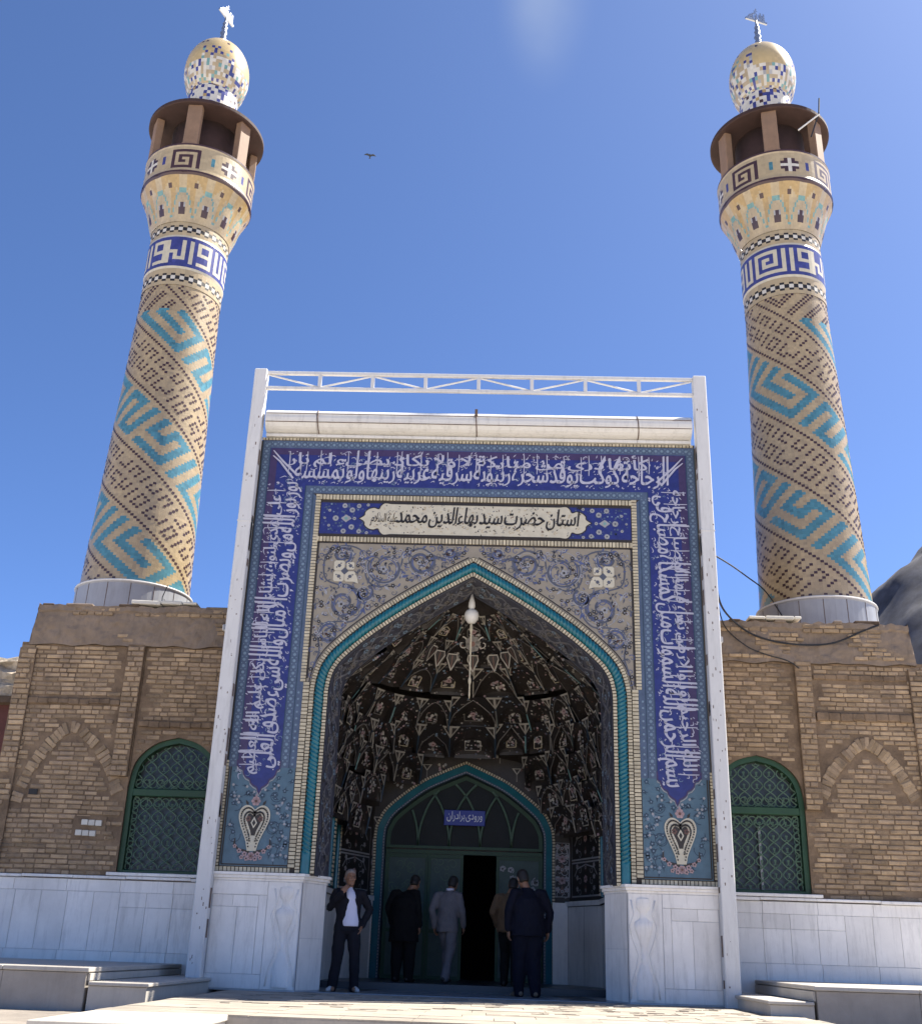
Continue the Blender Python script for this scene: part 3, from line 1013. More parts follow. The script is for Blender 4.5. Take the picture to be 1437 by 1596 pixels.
# ---- name panel above the arch
b = MB()
b.poly(W0, [(-2.42, 6.44), (2.42, 6.44), (2.42, 7.0), (-2.42, 7.0)], 'cobalt', .005)
for a, c in (((-2.40, 6.45), (2.40, 6.45)), ((-2.40, 6.995), (2.40, 6.995)), ((-2.405, 6.45), (-2.405, 6.995)), ((2.405, 6.45), (2.405, 6.995))):
    b.ribbon(W0, [a, c], .03, 'umber', .009)
rr = random.Random(3)
for sg in (-1, 1):
    Pm = lambda u, v, h=0.0, sg=sg: (sg * u, -h, v)
    for i in range(80):
        u = rr.uniform(1.45, 2.36); v = rr.uniform(6.49, 6.96)
        b.disc(Pm, u, v, rr.uniform(.009, .02), rr.choice(('slate', 'dotpale', 'scrollblue', 'slate')), .009, 6)
    for u, v, q in ((1.98, 6.72, .0), (2.15, 6.72, .048), (1.90, 6.86, .045), (1.90, 6.58, .045), (2.02, 6.93, .042), (2.02, 6.51, .042), (1.80, 6.93, .038), (1.78, 6.51, .038), (2.25, 6.85, .024), (2.25, 6.6, .024), (2.32, 6.72, .02), (1.66, 6.95, .026), (1.66, 6.49, .026), (1.86, 6.72, .028)):
        if q: b.disc(Pm, u, v, q, 'leafpale', .011, 8); b.disc(Pm, u, v, q * .35, 'scroll', .013, 5)
    b.poly(Pm, [(1.90, 6.72), (1.99, 6.655), (2.07, 6.72), (1.99, 6.785)], 'leafpale', .012); b.disc(Pm, 1.99, 6.72, .025, 'tealtile', .015, 6)
npanel = b.build('name_panel', portal)
b = MB()
end = catmull([(1.30, 6.975), (1.40, 6.985), (1.46, 6.94), (1.49, 6.885), (1.56, 6.905), (1.64, 6.885), (1.70, 6.83), (1.71, 6.775), (1.79, 6.72)], 4)
end = end + [(u, 2 * 6.72 - v) for u, v in reversed(end[:-1])]
pts = end + [(-u, v) for u, v in reversed(end)]
b.slab(W0, pts, 'creampale', .006, .018)
b.ribbon(W0, pts + [pts[0]], .016, 'umber', .02)
for i in range(340):
    u = rr.uniform(-1.62, 1.62); v = rr.uniform(6.49, 6.95)
    if abs(u) > 1.42 and abs(v - 6.72) > .13: continue
    if rr.random() < .5: b.leaf(W0, u, v, rr.random() * 6.28, rr.uniform(.025, .05), .016, rr.choice(('umber', 'rust', 'scroll', 'umber')), .0205)
    else: b.spiral(W0, u, v, rr.uniform(.015, .035), rr.random() * 6, .8, .006, rr.choice(('scroll', 'ochre')), .0205, rr.choice((-1, 1)), n=8)
cart = b.build('cartouche', npanel)
b = MB()
write(b, W0, 'آستان حضرت سيد بهاءالدين محمد'.split(), 1.60, -1.22, 6.66, .3, .38, 'black', .024, 1.0, .42, .14, .003, .12, .85, .008)
write(b, W0, 'عليه السلام'.split(), -1.20, -1.60, 6.67, .2, .19, 'black', .024, 1.1, .42, .2, .006, .1, .8)
b.build('calligraphy', npanel)

# ---- rounded white sheet cornice with its seams
b = MB()
prof = [(0.02, 8.085), (-.05, 8.085), (-.055, 8.13), (-.02, 8.14)]
for i in range(13):
    a = -PI / 2 + PI * i / 12
    prof.append((-.04 - .20 * math.cos(a), 8.335 + .19 * math.sin(a)))
prof += [(.3, 8.525), (.3, 8.085)]
def cseg(x0, x1, dx=0.0):
    n = len(prof)
    vs_ = [(x0, y + dx, z) for y, z in prof] + [(x1, y + dx, z) for y, z in prof]
    b.add(vs_, [(i, (i + 1) % n, n + (i + 1) % n, n + i) for i in range(n)] + [tuple(range(n))[::-1], tuple(range(n, 2 * n))], 'sheet')
for x0, x1, d in ((-3.36, -2.55, 0), (-2.545, -.02, .006), (-.015, 2.52, 0), (2.525, 3.36, -.004)):
    cseg(x0, x1, d)
for z0, y0 in ((8.40, -.236), (8.26, -.226)):
    b.tube([(-3.35, y0 - .004, z0), (3.35, y0 - .004, z0)], .006, 'rustspot', 5)
for x in (-2.53, -.02, 2.52):
    b.tube([(x + .06 * (8.335 - q[1]), q[0] - .004, q[1]) for q in prof[4:17]], .009, 'rustspot', 5)
b.box(-.045, .0, -.245, -.215, 8.42, 8.53, 'rustspot')
b.build('rounded_cornice', portal)

# ---- pier plinths in white marble
for sg in (-1, 1):
    b = MB()
    plan = [(3.42, .3), (3.42, -.05), (2.2, -.05), (1.955, .5), (1.955, .62), (2.6, .62)]
    def prism(m_, pl, z0, z1, mt, t=.5):
        n = len(pl)
        m_.add([(sg * x, y, z0) for x, y in pl] + [(sg * x, y, z1) for x, y in pl], [(i, (i + 1) % n, n + (i + 1) % n, n + i) for i in range(n)] + [tuple(range(n)), tuple(range(n, 2 * n))], mt, t)
    prism(b, plan, 0, 1.37, 'marblecut')
    Pm = lambda u, v, h=0.0, sg=sg: (sg * u, -.05 - h, v)
    def slab(u0, u1, v0, v1, t, hh=.014):
        x0, x1 = sorted((sg * u0, sg * u1))
        b.box(x0, x1, -.05 - hh, -.045, v0, v1, 'marble', t, .003)
    slab(2.66, 3.41, 1.19, 1.365, .6); slab(2.66, 3.41, .02, .195, .3)
    for v0, v1, u0, u1 in ((.2, 1.03, 2.775, 3.05), (.2, 1.03, 3.055, 3.40), (1.035, 1.185, 2.775, 3.12), (1.035, 1.185, 3.125, 3.40)):
        slab(u0, u1, v0, v1, R.random(), .009)
    slab(2.66, 2.77, .2, 1.185, .5)
    slab(2.21, 2.655, .02, 1.365, .45, .008)
    # side reveal slab
    for z0, z1 in ((.02, .66), (.665, 1.365)):
        A = Vector((sg * 2.195, -.04, 0)); Bv = Vector((sg * 1.955, .495, 0)); nn = Vector((-sg * .914, -.406, 0)) * .012
        b.add([A + nn + Vector((0, 0, z0)), Bv + nn + Vector((0, 0, z0)), Bv + nn + Vector((0, 0, z1)), A + nn + Vector((0, 0, z1))], ((0, 1, 2, 3),), 'marble', R.random())
    pl = b.build('pier_plinth', portal)
    b = MB()
    for (z0, z1, o) in ((1.37, 1.40, .015), (1.402, 1.44, .04), (1.442, 1.478, .065)):
        p2 = [(3.44, .3), (3.44, -.05 - o), (2.2 - o * .6, -.05 - o), (1.955 - o, .5 - o * .3), (1.955 - o, .62), (2.6, .62)]
        prism(b, p2, z0, z1, 'marble', .7)
    b.build('moulded_ledge', pl)
    b = MB()          # vase carved in low relief
    pr = [(.115, .05), (.12, .20), (.10, .34), (.055, .47), (.035, .52), (.05, .54), (.035, .56), (.045, .70), (.09, .83), (.125, .93), (.12, 1.0), (.07, 1.03), (.045, 1.06), (.05, 1.13), (.085, 1.17), (.10, 1.24), (.085, 1.30)]
    vs_ = []; n = 10
    for r_, z in pr:
        for k in range(n + 1):
            a = PI * k / n
            vs_.append((sg * 2.40 + r_ * math.cos(a), -.056 - r_ * .33 * math.sin(a), z))
    b.add(vs_, [(i * (n + 1) + k, i * (n + 1) + k + 1, (i + 1) * (n + 1) + k + 1, (i + 1) * (n + 1) + k) for i in range(len(pr) - 1) for k in range(n)], 'marble')
    for s2 in (-1, 1):
        b.tube([(sg * 2.40 + s2 * x, -.058, z) for x, z in ((.19, .06), (.17, .25), (.10, .45), (.075, .6), (.15, .8), (.18, .95), (.12, 1.1), (.16, 1.28))], .011, 'marble', 6)
    b.build('carved_vase', pl, smooth=True)

# ---- soffit of the arch
b = MB()
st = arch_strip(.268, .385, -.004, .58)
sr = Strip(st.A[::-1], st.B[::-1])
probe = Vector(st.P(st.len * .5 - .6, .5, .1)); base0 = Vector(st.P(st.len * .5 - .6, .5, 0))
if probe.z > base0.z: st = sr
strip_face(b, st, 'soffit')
rr = random.Random(21)
for d in (.06, .94):
    b.ribbon(lambda u, v, h: st.P(u, v, h), [(st.len * i / 120, d) for i in range(121)], .05, 'scroll', .008)
PS = lambda u, v, h: st.P(u, .5 + v / .6, h)
n = 260
L_ = st.len
for ph, mt, w_ in ((0, 'soffgrey', .036), (PI, 'soffgrey', .030)):
    b.ribbon(PS, [(L_ * i / n, .15 * math.sin(L_ * i / n * 2 * PI / .62 + ph)) for i in range(n + 1)], w_, mt, .010)
u = .12
while u < L_ - .1:
    for k in range(5):
        v = rr.uniform(-.22, .22)
        b.flower(PS, u + rr.uniform(-.1, .1), v, rr.uniform(.03, .05), rr.choice(('soffgrey', 'dotpale', 'muqrib', 'soffgrey')), 'umber', .014, 5, rr.random())
        b.leaf(PS, u + rr.uniform(-.1, .1), rr.uniform(-.2, .2), rr.random() * 6.28, .11, .04, rr.choice(('muqrib', 'umber', 'scroll')), .012)
    u += .155
b.build('soffit', portal)


# ---- niche floor
b = MB()
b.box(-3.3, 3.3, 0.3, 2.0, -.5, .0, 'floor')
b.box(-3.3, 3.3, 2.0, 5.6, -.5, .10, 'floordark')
b.box(-1.93, 1.93, .42, .50, 0, .003, 'floordark')
for sg in (-1, 1):
    b.add([(sg * 1.9, .5, .004), (sg * 1.55, .5, .004), (sg * 1.25, 1.98, .004), (sg * 1.7, 1.98, .004)], ((0, 1, 2, 3),), 'floordark')
b.box(-1.2, 1.2, 1.1, 1.16, 0, .003, 'floordark')
tag(b.build('niche_floor'), kind='structure')

# ---- niche walls
DX = -.12
DB = [(1.55, .08), (1.55, 1.0), (1.55, 2.0), (1.55, 2.46), (1.50, 2.68), (1.33, 2.94), (.82, 3.34), (.40, 3.55), (0, 3.72)]
b = MB()
PLAN = [(1.98, .6), (2.22, .62), (2.22, 3.3), (1.74, 4.5)]
for sg in (-1, 1):
    for i in range(len(PLAN) - 1):
        (x0, y0), (x1, y1) = PLAN[i], PLAN[i + 1]
        b.quad((sg * x0, y0, 0), (sg * x1, y1, 0), (sg * x1, y1, 5.9), (sg * x0, y0, 5.9), 'umber')
dop = fullarch(DB, 0, 8, DX)
for i in range(len(dop) - 1):
    a, c = dop[i], dop[i + 1]
    if abs(a[0] - c[0]) < 1e-6: continue
    b.quad((a[0], 4.5, a[1]), (c[0], 4.5, c[1]), (c[0], 4.5, 5.9), (a[0], 4.5, 5.9), 'umber')
b.quad((-1.9, 4.5, 0), (dop[0][0], 4.5, 0), (dop[0][0], 4.5, 5.9), (-1.9, 4.5, 5.9), 'umber')
b.quad((dop[-1][0], 4.5, 0), (1.9, 4.5, 0), (1.9, 4.5, 5.9), (dop[-1][0], 4.5, 5.9), 'umber')
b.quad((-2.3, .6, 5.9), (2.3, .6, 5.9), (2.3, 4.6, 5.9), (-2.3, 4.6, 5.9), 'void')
rr = random.Random(31)
def cartouche(P, u0, u1, v0, v1):
    w = u1 - u0; c = (u0 + u1) / 2
    b.poly(P, [(u0, v0), (u1, v0), (u1, v1), (u0, v1)], 'black', .006)
    for q in ([(u0, v0), (u1, v0), (u1, v1), (u0, v1), (u0, v0)],):
        b.ribbon(P, q, .028, 'leafpale', .010)
    k = w * .30
    b.ribbon(P, [(c - w * .4, v1 - .22), (c - w * .3, v1 - .10), (c, v1 - .04), (c + w * .3, v1 - .10), (c + w * .4, v1 - .22)], .022, 'leafpale', .011)
    n = max(2, int((v1 - v0) / .16))
    for i in range(n):
        v = v0 + (i + .5) * (v1 - v0) / n
        if i % 2: b.flower(P, c, v, .065, 'pinkish', 'rust', .013, 6, rr.random())
        else: b.leaf(P, c, v - .06, 1.57, .16, .09, 'rust', .011); b.flower(P, c, v, .03, 'leafpale', 'umber', .014)
        for s in (-1, 1):
            b.flower(P, c + s * k, v + .03, .045, 'leafpale', 'pinkish', .013, 5, rr.random())
            b.spiral(P, c + s * k * .7, v - .04, .07, rr.random() * 6, 1.0, .014, 'leafpale', .010, s, n=12)
for sg in (-1, 1):
    # chamfer wall, side wall
    A = Vector((sg * 2.22, 3.3, 0)); B_ = Vector((sg * 1.74, 4.5, 0)); t = (B_ - A).normalized(); ll = (B_ - A).length
    nn = Vector((-sg, -.4, 0)).normalized()
    PC = lambda u, v, h, A=A, t=t, nn=nn: tuple(A + t * u + nn * h + Vector((0, 0, v)))
    cartouche(PC, .12, ll - .12, 1.5, 2.05); cartouche(PC, .12, ll - .12, 2.1, 2.55)
    PW = lambda u, v, h, sg=sg: (sg * (2.22 - h), u, v)
    for y in (.9, 1.7, 2.5):
        cartouche(PW, y + .1, y + .62, 1.5, 2.2)
        for e in (y, y + .72):
            b.tube([(sg * 2.19, e, 1.46), (sg * 2.19, e, 2.5)], .035, 'turq', 8)
            for i in range(16):
                b.box(*sorted((sg * 2.14, sg * 2.17)), e + .05, e + .075, 1.48 + i * .065, 1.52 + i * .065, 'cream', R.random())
    # strip beside the door arch on the back wall
    PB = lambda u, v, h: (u, 4.5 - h, v)
    x0, x1 = (DX - 1.72 - .02, DX - 1.60) if sg < 0 else (DX + 1.60, 1.74)
    cartouche(PB, x0 + .0, x1, 1.5, 2.4)
    # white dado
    for i in range(1, 3):
        (xa, ya), (xb, yb) = PLAN[i], PLAN[i + 1]
        A = Vector((sg * xa, ya, 0)); t = (Vector((sg * xb, yb, 0)) - A); ll = t.length; t.normalize()
        nn = Vector((-t.y * 1, t.x * 1, 0)); 
        if nn.x * sg > 0: nn = -nn
        m_ = max(1, round(ll / .62))
        for k in range(m_):
            u0, u1 = ll * k / m_ + .004, ll * (k + 1) / m_ - .004
            f = lambda u, h, z: tuple(A + t * u + nn * h + Vector((0, 0, z)))
            b.add([f(u0, .05, .1), f(u1, .05, .1), f(u1, .05, 1.33), f(u0, .05, 1.33)], ((0, 1, 2, 3),), 'marble', R.random())
        f = lambda u, h, z: tuple(A + t * u + nn * h + Vector((0, 0, z)))
        b.add([f(0, .09, 1.34), f(ll, .09, 1.34), f(ll, .09, 1.42), f(0, .09, 1.42)], ((0, 1, 2, 3),), 'marble', .6)
        b.add([f(0, .0, 1.42), f(ll, .0, 1.42), f(ll, .09, 1.42), f(0, .09, 1.42)], ((0, 1, 2, 3),), 'marble', .6)
    b.box(*sorted((sg * 1.70, DX + sg * 1.56)), 4.42, 4.5, .1, 1.40, 'marble', .4)
b.build('niche_wall', portal)

# ---- muqarnas vault: tiers of small overhanging niches
TZ = [2.42, 2.86, 3.30, 3.74, 4.16, 4.55, 4.92, 5.24, 5.52]
TX = [1.02, 1.02, 1.00, .945, .845, .70, .53, .34, .14]
TY = [3.86, 3.86, 3.82, 3.25, 2.65, 2.05, 1.5, .98, .42]
TN = [13, 13, 13, 12, 11, 9, 8, 6]
Y0M = .62
_so = fullarch(BASE, .385)
for _i, _z in enumerate(TZ):      # the tiers follow the curve of the arch in front of them
    _x = max([abs(p[0]) + (q_[0] - p[0]) * 0 for p, q_ in zip(_so, _so[1:]) if min(p[1], q_[1]) <= _z <= max(p[1], q_[1])] or [0.0])
    if _z < 3.6: _x = min(_x, 1.95)
    TX[_i] = max(TX[_i], (_x + .09) / 2.16)
def mq(th, s, z):      # s: 0..1 between two profile rows handled by caller
    return None


def prof_at(z):
    for i in range(len(TZ) - 1):
        if z <= TZ[i + 1] or i == len(TZ) - 2:
            f = (z - TZ[i]) / (TZ[i + 1] - TZ[i])
            return TX[i] + (TX[i + 1] - TX[i]) * f, TY[i] + (TY[i + 1] - TY[i]) * f
    return TX[-1], TY[-1]


def mpoint(th, sx, sy, z):
    c, s_ = math.cos(th), math.sin(th)
    e = .8
    return Vector((2.16 * sx * math.copysign(abs(c) ** e, c), Y0M + sy * abs(s_) ** e, z))


def door_top(x):
    x = abs(x - DX)
    if x > 1.62: return -1
    h = DB
    for a, c in zip(h, h[1:]):
        if c[0] <= x <= a[0] and a[0] != c[0]:
            return a[1] + (c[1] - a[1]) * (a[0] - x) / (a[0] - c[0]) + .12
    return 2.6


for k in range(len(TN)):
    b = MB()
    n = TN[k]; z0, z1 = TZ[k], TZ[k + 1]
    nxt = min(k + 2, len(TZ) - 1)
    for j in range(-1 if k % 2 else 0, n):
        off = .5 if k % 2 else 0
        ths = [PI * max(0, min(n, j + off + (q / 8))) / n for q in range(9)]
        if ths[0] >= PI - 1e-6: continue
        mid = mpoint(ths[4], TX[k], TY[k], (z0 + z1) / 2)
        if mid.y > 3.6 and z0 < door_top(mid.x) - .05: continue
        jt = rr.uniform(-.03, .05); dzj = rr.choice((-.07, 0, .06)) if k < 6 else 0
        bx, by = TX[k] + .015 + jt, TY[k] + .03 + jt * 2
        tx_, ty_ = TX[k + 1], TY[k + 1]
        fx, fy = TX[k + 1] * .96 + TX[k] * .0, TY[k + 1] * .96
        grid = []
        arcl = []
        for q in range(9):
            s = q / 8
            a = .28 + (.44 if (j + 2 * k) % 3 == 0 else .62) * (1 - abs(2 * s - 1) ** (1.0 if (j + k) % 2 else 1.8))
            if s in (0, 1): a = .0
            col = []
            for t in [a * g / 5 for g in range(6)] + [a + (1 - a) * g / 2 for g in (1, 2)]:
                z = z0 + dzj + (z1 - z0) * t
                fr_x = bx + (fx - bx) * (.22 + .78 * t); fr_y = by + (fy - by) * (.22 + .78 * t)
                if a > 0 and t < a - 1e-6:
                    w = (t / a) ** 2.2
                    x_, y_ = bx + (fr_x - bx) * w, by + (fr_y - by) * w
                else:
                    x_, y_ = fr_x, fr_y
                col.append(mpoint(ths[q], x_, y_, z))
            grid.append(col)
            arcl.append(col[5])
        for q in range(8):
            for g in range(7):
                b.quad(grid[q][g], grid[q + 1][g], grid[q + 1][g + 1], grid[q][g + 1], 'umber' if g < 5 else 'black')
        ctr = Vector((0, .6, mid.z - .6))
        def lift(p, d=.012): return p + (ctr - p).normalized() * d
        def rib(pp, w, mt, d=.014):
            vs_ = []
            for i_, p in enumerate(pp):
                t = (pp[min(i_ + 1, len(pp) - 1)] - pp[max(i_ - 1, 0)])
                nrm = t.cross(ctr - p)
                if nrm.length < 1e-9: nrm = Vector((0, 0, 1))
                nrm.normalize()
                vs_ += [lift(p, d) + nrm * w / 2, lift(p, d) - nrm * w / 2]
            b.add(vs_, [(2 * i_, 2 * i_ + 1, 2 * i_ + 3, 2 * i_ + 2) for i_ in range(len(pp) - 1)], mt)
        if rr.random() < .45: rib(arcl, rr.uniform(.010, .016), 'muqrib')
        rib([grid[0][0], grid[0][3], grid[0][6], grid[0][7]], .026, 'tealdark')
        # pale triangular spandrel at the head of each rib
        for q0, q1 in ((0, 2), (8, 6)):
            tri = [grid[q0][7], grid[q1][7], grid[q0][5] * .4 + grid[q0][7] * .6]
            b.add([lift(p, .017) for p in tri], ((0, 1, 2),), 'muqtri')
            cc = (tri[0] + tri[1] + tri[2]) / 3
            b.add([lift(cc + (p - cc) * .55, .021) for p in tri], ((0, 1, 2),), 'umber')
        if rr.random() < .6:      # pale stems hanging from the spandrels
            for q0, dx in ((0, 1), (8, -1)):
                p_ = grid[q0][7] * .55 + grid[q0][5] * .45
                lo_ = grid[q0][1]
                rib([p_, p_.lerp(lo_, .5), lo_], .020, rr.choice(('muqrib', 'muqtri', 'tealtile')), .022)
        for i in range(34):       # glazed flower heads scattered over the cell
            q_ = rr.uniform(.4, 7.6); g_ = rr.uniform(.3, 6.6) if rr.random() < .75 else rr.uniform(5, 6.6)
            a_, c_ = int(q_), int(g_)
            fq, fg = q_ - a_, g_ - c_
            p = grid[a_][c_].lerp(grid[a_ + 1][c_], fq).lerp(grid[a_][c_ + 1].lerp(grid[a_ + 1][c_ + 1], fq), fg)
            e1 = grid[a_ + 1][c_] - grid[a_][c_]; e2 = grid[a_][c_ + 1] - grid[a_][c_]
            if e1.length < .02 or e2.length < 1e-3: continue
            e1 = e1.normalized(); n_ = e1.cross(e2)
            if n_.length < 1e-9: continue
            n_.normalize(); e2 = n_.cross(e1)
            r_ = rr.uniform(.010, .024)
            p = lift(p, .016)
            b.add([p + e1 * r_ * math.cos(k_ * PI / 3) + e2 * r_ * math.sin(k_ * PI / 3) for k_ in range(6)], (tuple(range(6)),), rr.choice(('muqtri', 'muqrib', 'scroll', 'pinkish', 'rust', 'dotpale', 'muqrib')))
        # flower sprays painted inside the cell
        ex = (grid[6][2] - grid[2][2]); wd = ex.length; ex.normalize()
        pc = grid[4][3]
        ez = (grid[4][4] - grid[4][0]).normalized()
        def PF(u, v, h, pc=pc, ex=ex, ez=ez): return tuple(lift(pc + ex * u + ez * v, .06 + h))
        if wd > .12:
            if (j * 7 + k * 3) % 5 != 1:      # framed flower panel at the back of the cell
                hw2, hz0, hz1 = wd * .30, -.34 * (z1 - z0), .22 * (z1 - z0)
                b.poly(PF, [(-hw2, hz0), (hw2, hz0), (hw2, hz1), (0, hz1 + hw2 * .7), (-hw2, hz1)], 'black', .001)
                b.ribbon(PF, [(-hw2, hz0), (hw2, hz0), (hw2, hz1), (0, hz1 + hw2 * .7), (-hw2, hz1), (-hw2, hz0)], .020, rr.choice(('muqrib', 'muqtri', 'cream')), .005)
            else:
                b.poly(PF, [(-.02, -.3 * (z1 - z0)), (.02, -.3 * (z1 - z0)), (.012, .3 * (z1 - z0)), (-.012, .3 * (z1 - z0))], 'muqrib', .004)
            for i in range(18):
                u = rr.uniform(-.32, .32) * wd; v = rr.uniform(-.34, .36) * (z1 - z0) * .8
                b.disc(PF, u, v, rr.uniform(.014, .030) * (1 if wd > .25 else .7), rr.choice(('muqtri', 'pinkish', 'whitetile', 'leafpale')), .006, 6)
                b.leaf(PF, u, v, rr.random() * 6.3, .05, .018, rr.choice(('rust', 'umber', 'scroll')), .003)
            if (j + k) % 3 == 0: b.flower(PF, 0, .02, .05, 'pinkish', 'rust', .008, 6)
    if b.f: b.build('muqarnas_tier', portal)
b = MB()      # plain shell behind the cells
NTH = 24
zs_ = TZ + [5.7]
for i in range(len(TZ) - 1):
    for j in range(NTH):
        f = lambda jj, ii: mpoint(PI * jj / NTH, TX[max(ii - 1, 0)] + .09, TY[max(ii - 1, 0)] + .22, TZ[ii] + .02)
        pm = f(j + .5, i)
        if pm.y > 3.6 and TZ[i] < door_top(pm.x) + .2: continue
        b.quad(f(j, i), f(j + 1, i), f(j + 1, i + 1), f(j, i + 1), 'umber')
b.build('vault_shell', portal)
b = MB()      # sprays and pale forked stems on the plain wall round the door head
PBW = lambda u, v, h: (u, 4.5 - h, v)
for i in range(68):
    u0, u1 = -1.74 + .05 * i, -1.74 + .05 * (i + 1)
    if u1 > 1.74: break
    a_, c_ = max(2.45, door_top(u0) - .05), max(2.45, door_top(u1) - .05)
    b.add([PBW(u0, a_, .003), PBW(u1, c_, .003), PBW(u1, 4.3, .003), PBW(u0, 4.3, .003)], ((0, 1, 2, 3),), 'umber')
for i in range(90):
    u = rr.uniform(-1.72, 1.62); v = rr.uniform(2.5, 4.1)
    if v < door_top(u) + .02: continue
    if rr.random() < .25:
        b.poly(PBW, [(u - .09, v + .12), (u + .09, v + .12), (u, v)], 'muqtri', .010); b.poly(PBW, [(u - .05, v + .105), (u + .05, v + .105), (u, v + .03)], 'umber', .013)
        b.ribbon(PBW, [(u, v), (u, v - .12)], .02, 'muqrib', .009)
    else:
        for k in range(4): b.disc(PBW, u + rr.uniform(-.08, .08), v + rr.uniform(-.06, .06), rr.uniform(.014, .03), rr.choice(('muqtri', 'pinkish', 'leafpale')), .012, 6)
        b.leaf(PBW, u, v, rr.random() * 6.3, .10, .035, 'rust', .010)
b.build('painted_tympanum', portal)
# crowning shell with a palmette under the apex
b = MB()
top = [mpoint(PI * i / 12, TX[-1], TY[-1], TZ[-1]) for i in range(13)]
for i in range(12): b.add([top[i], top[i + 1], Vector((0, Y0M, 5.72))], ((0, 1, 2),), 'umber')
PK = lambda u, v, h: (u, 1.02 - h + (5.2 - v) * .5, v)
b.flower(PK, 0, 5.06, .12, 'muqrib', 'rust', .03, 7)
for s in (-1, 1): b.spiral(PK, s * .16, 5.06, .10, 1.57, 1.0, .02, 'muqtri', .03, s)
for i in range(7):
    th = PI * (i + .5) / 7
    p = mpoint(th, .33, .95, 4.93); c_ = Vector((0, .6, 4.4)); n_ = (c_ - p).normalized()
    ex = Vector((-math.sin(th), math.cos(th) * .5, 0)).normalized(); ez = n_.cross(ex); ez = ez if ez.z > 0 else -ez
    PD = lambda u, v, h, p=p, ex=ex, ez=ez, n_=n_: tuple(p + ex * u + ez * v + n_ * (.10 + h))
    kite = [(0, -.17), (.085, .03), (.07, .10), (-.07, .10), (-.085, .03), (0, -.17)]
    b.slab(PD, kite[:5], 'umber', -.06, .0)
    b.ribbon(PD, kite, .018, 'muqtri', .004); b.ribbon(PD, [(0, .08), (0, -.13)], .014, 'rust', .004)
b.build('vault_crown', portal)

# ---- door arch moulding and the door
b = MB()
def dstrip(o0, o1, y0, y1): return arch_strip(o0, o1, y0, y1, DB, DX)
st = dstrip(-.055, 0, 4.47, 4.47)
strip_face(b, st, 'joint'); dashes(b, Strip(st.A[::-1], st.B[::-1]), .05, .018, .02, 'cream', .1, .9)
st = dstrip(.0, .10, 4.47, 4.52); strip_face(b, st, 'turq')
st = dstrip(.10, .14, 4.52, 4.52); strip_face(b, st, 'tealdark')
st = dstrip(.13, .15, 4.52, 4.82); strip_face(b, st, 'tealdark')
st = dstrip(.115, .128, 4.515, 4.515); dashes(b, Strip(st.A[::-1], st.B[::-1]), .05, .02, .008, 'leafpale')
b.build('door_arch', portal)
fan = fullarch(DB, .15, 8, DX)
def fan_top(x):
    for a, c in zip(fan, fan[1:]):
        if min(a[0], c[0]) <= x <= max(a[0], c[0]) and abs(a[0] - c[0]) > 1e-9:
            return a[1] + (c[1] - a[1]) * (x - a[0]) / (c[0] - a[0])
    return 0
b = MB()
YD = 4.80
for i in range(len(fan) - 1):
    a, c = fan[i], fan[i + 1]
    if abs(a[0] - c[0]) < 1e-6 or min(a[1], c[1]) < 2.3: continue
    b.quad((a[0], YD + .04, 2.2), (c[0], YD + .04, 2.2), (c[0], YD + .04, c[1]), (a[0], YD + .04, a[1]), 'fanglass')
fl = b.build('fanlight', portal)
b = MB()
st = Strip([(x, YD - .03, z) for x, z in fan], [(x, YD - .03, z) for x, z in fullarch(DB, .22, 8, DX)]); strip_face(b, st, 'green')
x0d, x1d = fan[0][0], fan[-1][0]
b.box(x0d, x1d, YD - .06, YD + .02, 2.17, 2.235, 'green'); b.box(x0d, x1d, YD - .05, YD + .02, 2.26, 2.31, 'green')
b.box(x0d, x1d, YD - .03, YD + .02, 2.235, 2.26, 'joint')
posts = [x0d + (x1d - x0d) * i / 5 for i in range(6)]
w5 = (x1d - x0d) / 5
for i, p in enumerate(posts):
    for s in (-1, 1):
        pts = []
        for q in range(22):
            a = rad(q * 4.0)
            x = p + s * (1 - math.cos(a)) * w5 * 1.9; z = 2.31 + math.sin(a) * w5 * 2.35
            if x < x0d + .05 or x > x1d - .05 or z > fan_top(x) - .05: break
            pts.append((x, YD - .02, z))
        if len(pts) > 1:
            b.tube(pts, .022, 'greenwire', 6)
b.build('tracery', fl)
# door leaves
def leaf(x0, x1, pattern, name, lab=None):
    b = MB()
    b.box(x0, x1, YD - .02, YD + .02, .10, 2.17, 'greengrey')
    for a, c in ((x0, x0 + .05), (x1 - .05, x1)): b.box(a, c, YD - .04, YD - .021, .10, 2.17, 'green')
    for z in (.1, .85, 2.10): b.box(x0 + .052, x1 - .052, YD - .039, YD - .021, z, z + .06, 'green')
    P = lambda u, v, h: (u, YD - .022 - h, v)
    q = random.Random(int(x0 * 100))
    for i in range(26):
        u = q.uniform(x0 + .1, x1 - .1); v = q.uniform(.95, 2.05)
        b.spiral(P, u, v, q.uniform(.05, .10), q.random() * 6, 1.1, .014, 'leafpale' if pattern else 'greenwire', .006, q.choice((-1, 1)), n=14)
        if pattern: b.flower(P, u, v, .05, 'leafpale', 'black', .008)
    o = b.build(name, portal)
    if lab: o['label'] = lab
    h = MB(); h.tube([(x1 - .09, YD - .08, 1.0), (x1 - .09, YD - .08, 1.18)], .012, 'zinc', 6)
    h.box(x1 - .10, x1 - .08, YD - .08, YD - .03, 1.0, 1.02, 'zinc'); h.box(x1 - .10, x1 - .08, YD - .08, YD - .03, 1.16, 1.18, 'zinc')
    h.build('handle', o)
leaf(x0d, -.76, False, 'door_leaf'); leaf(-.755, -.13, False, 'door_leaf'); leaf(.46, x1d, True, 'door_leaf', 'door leaf with pale flower pattern')
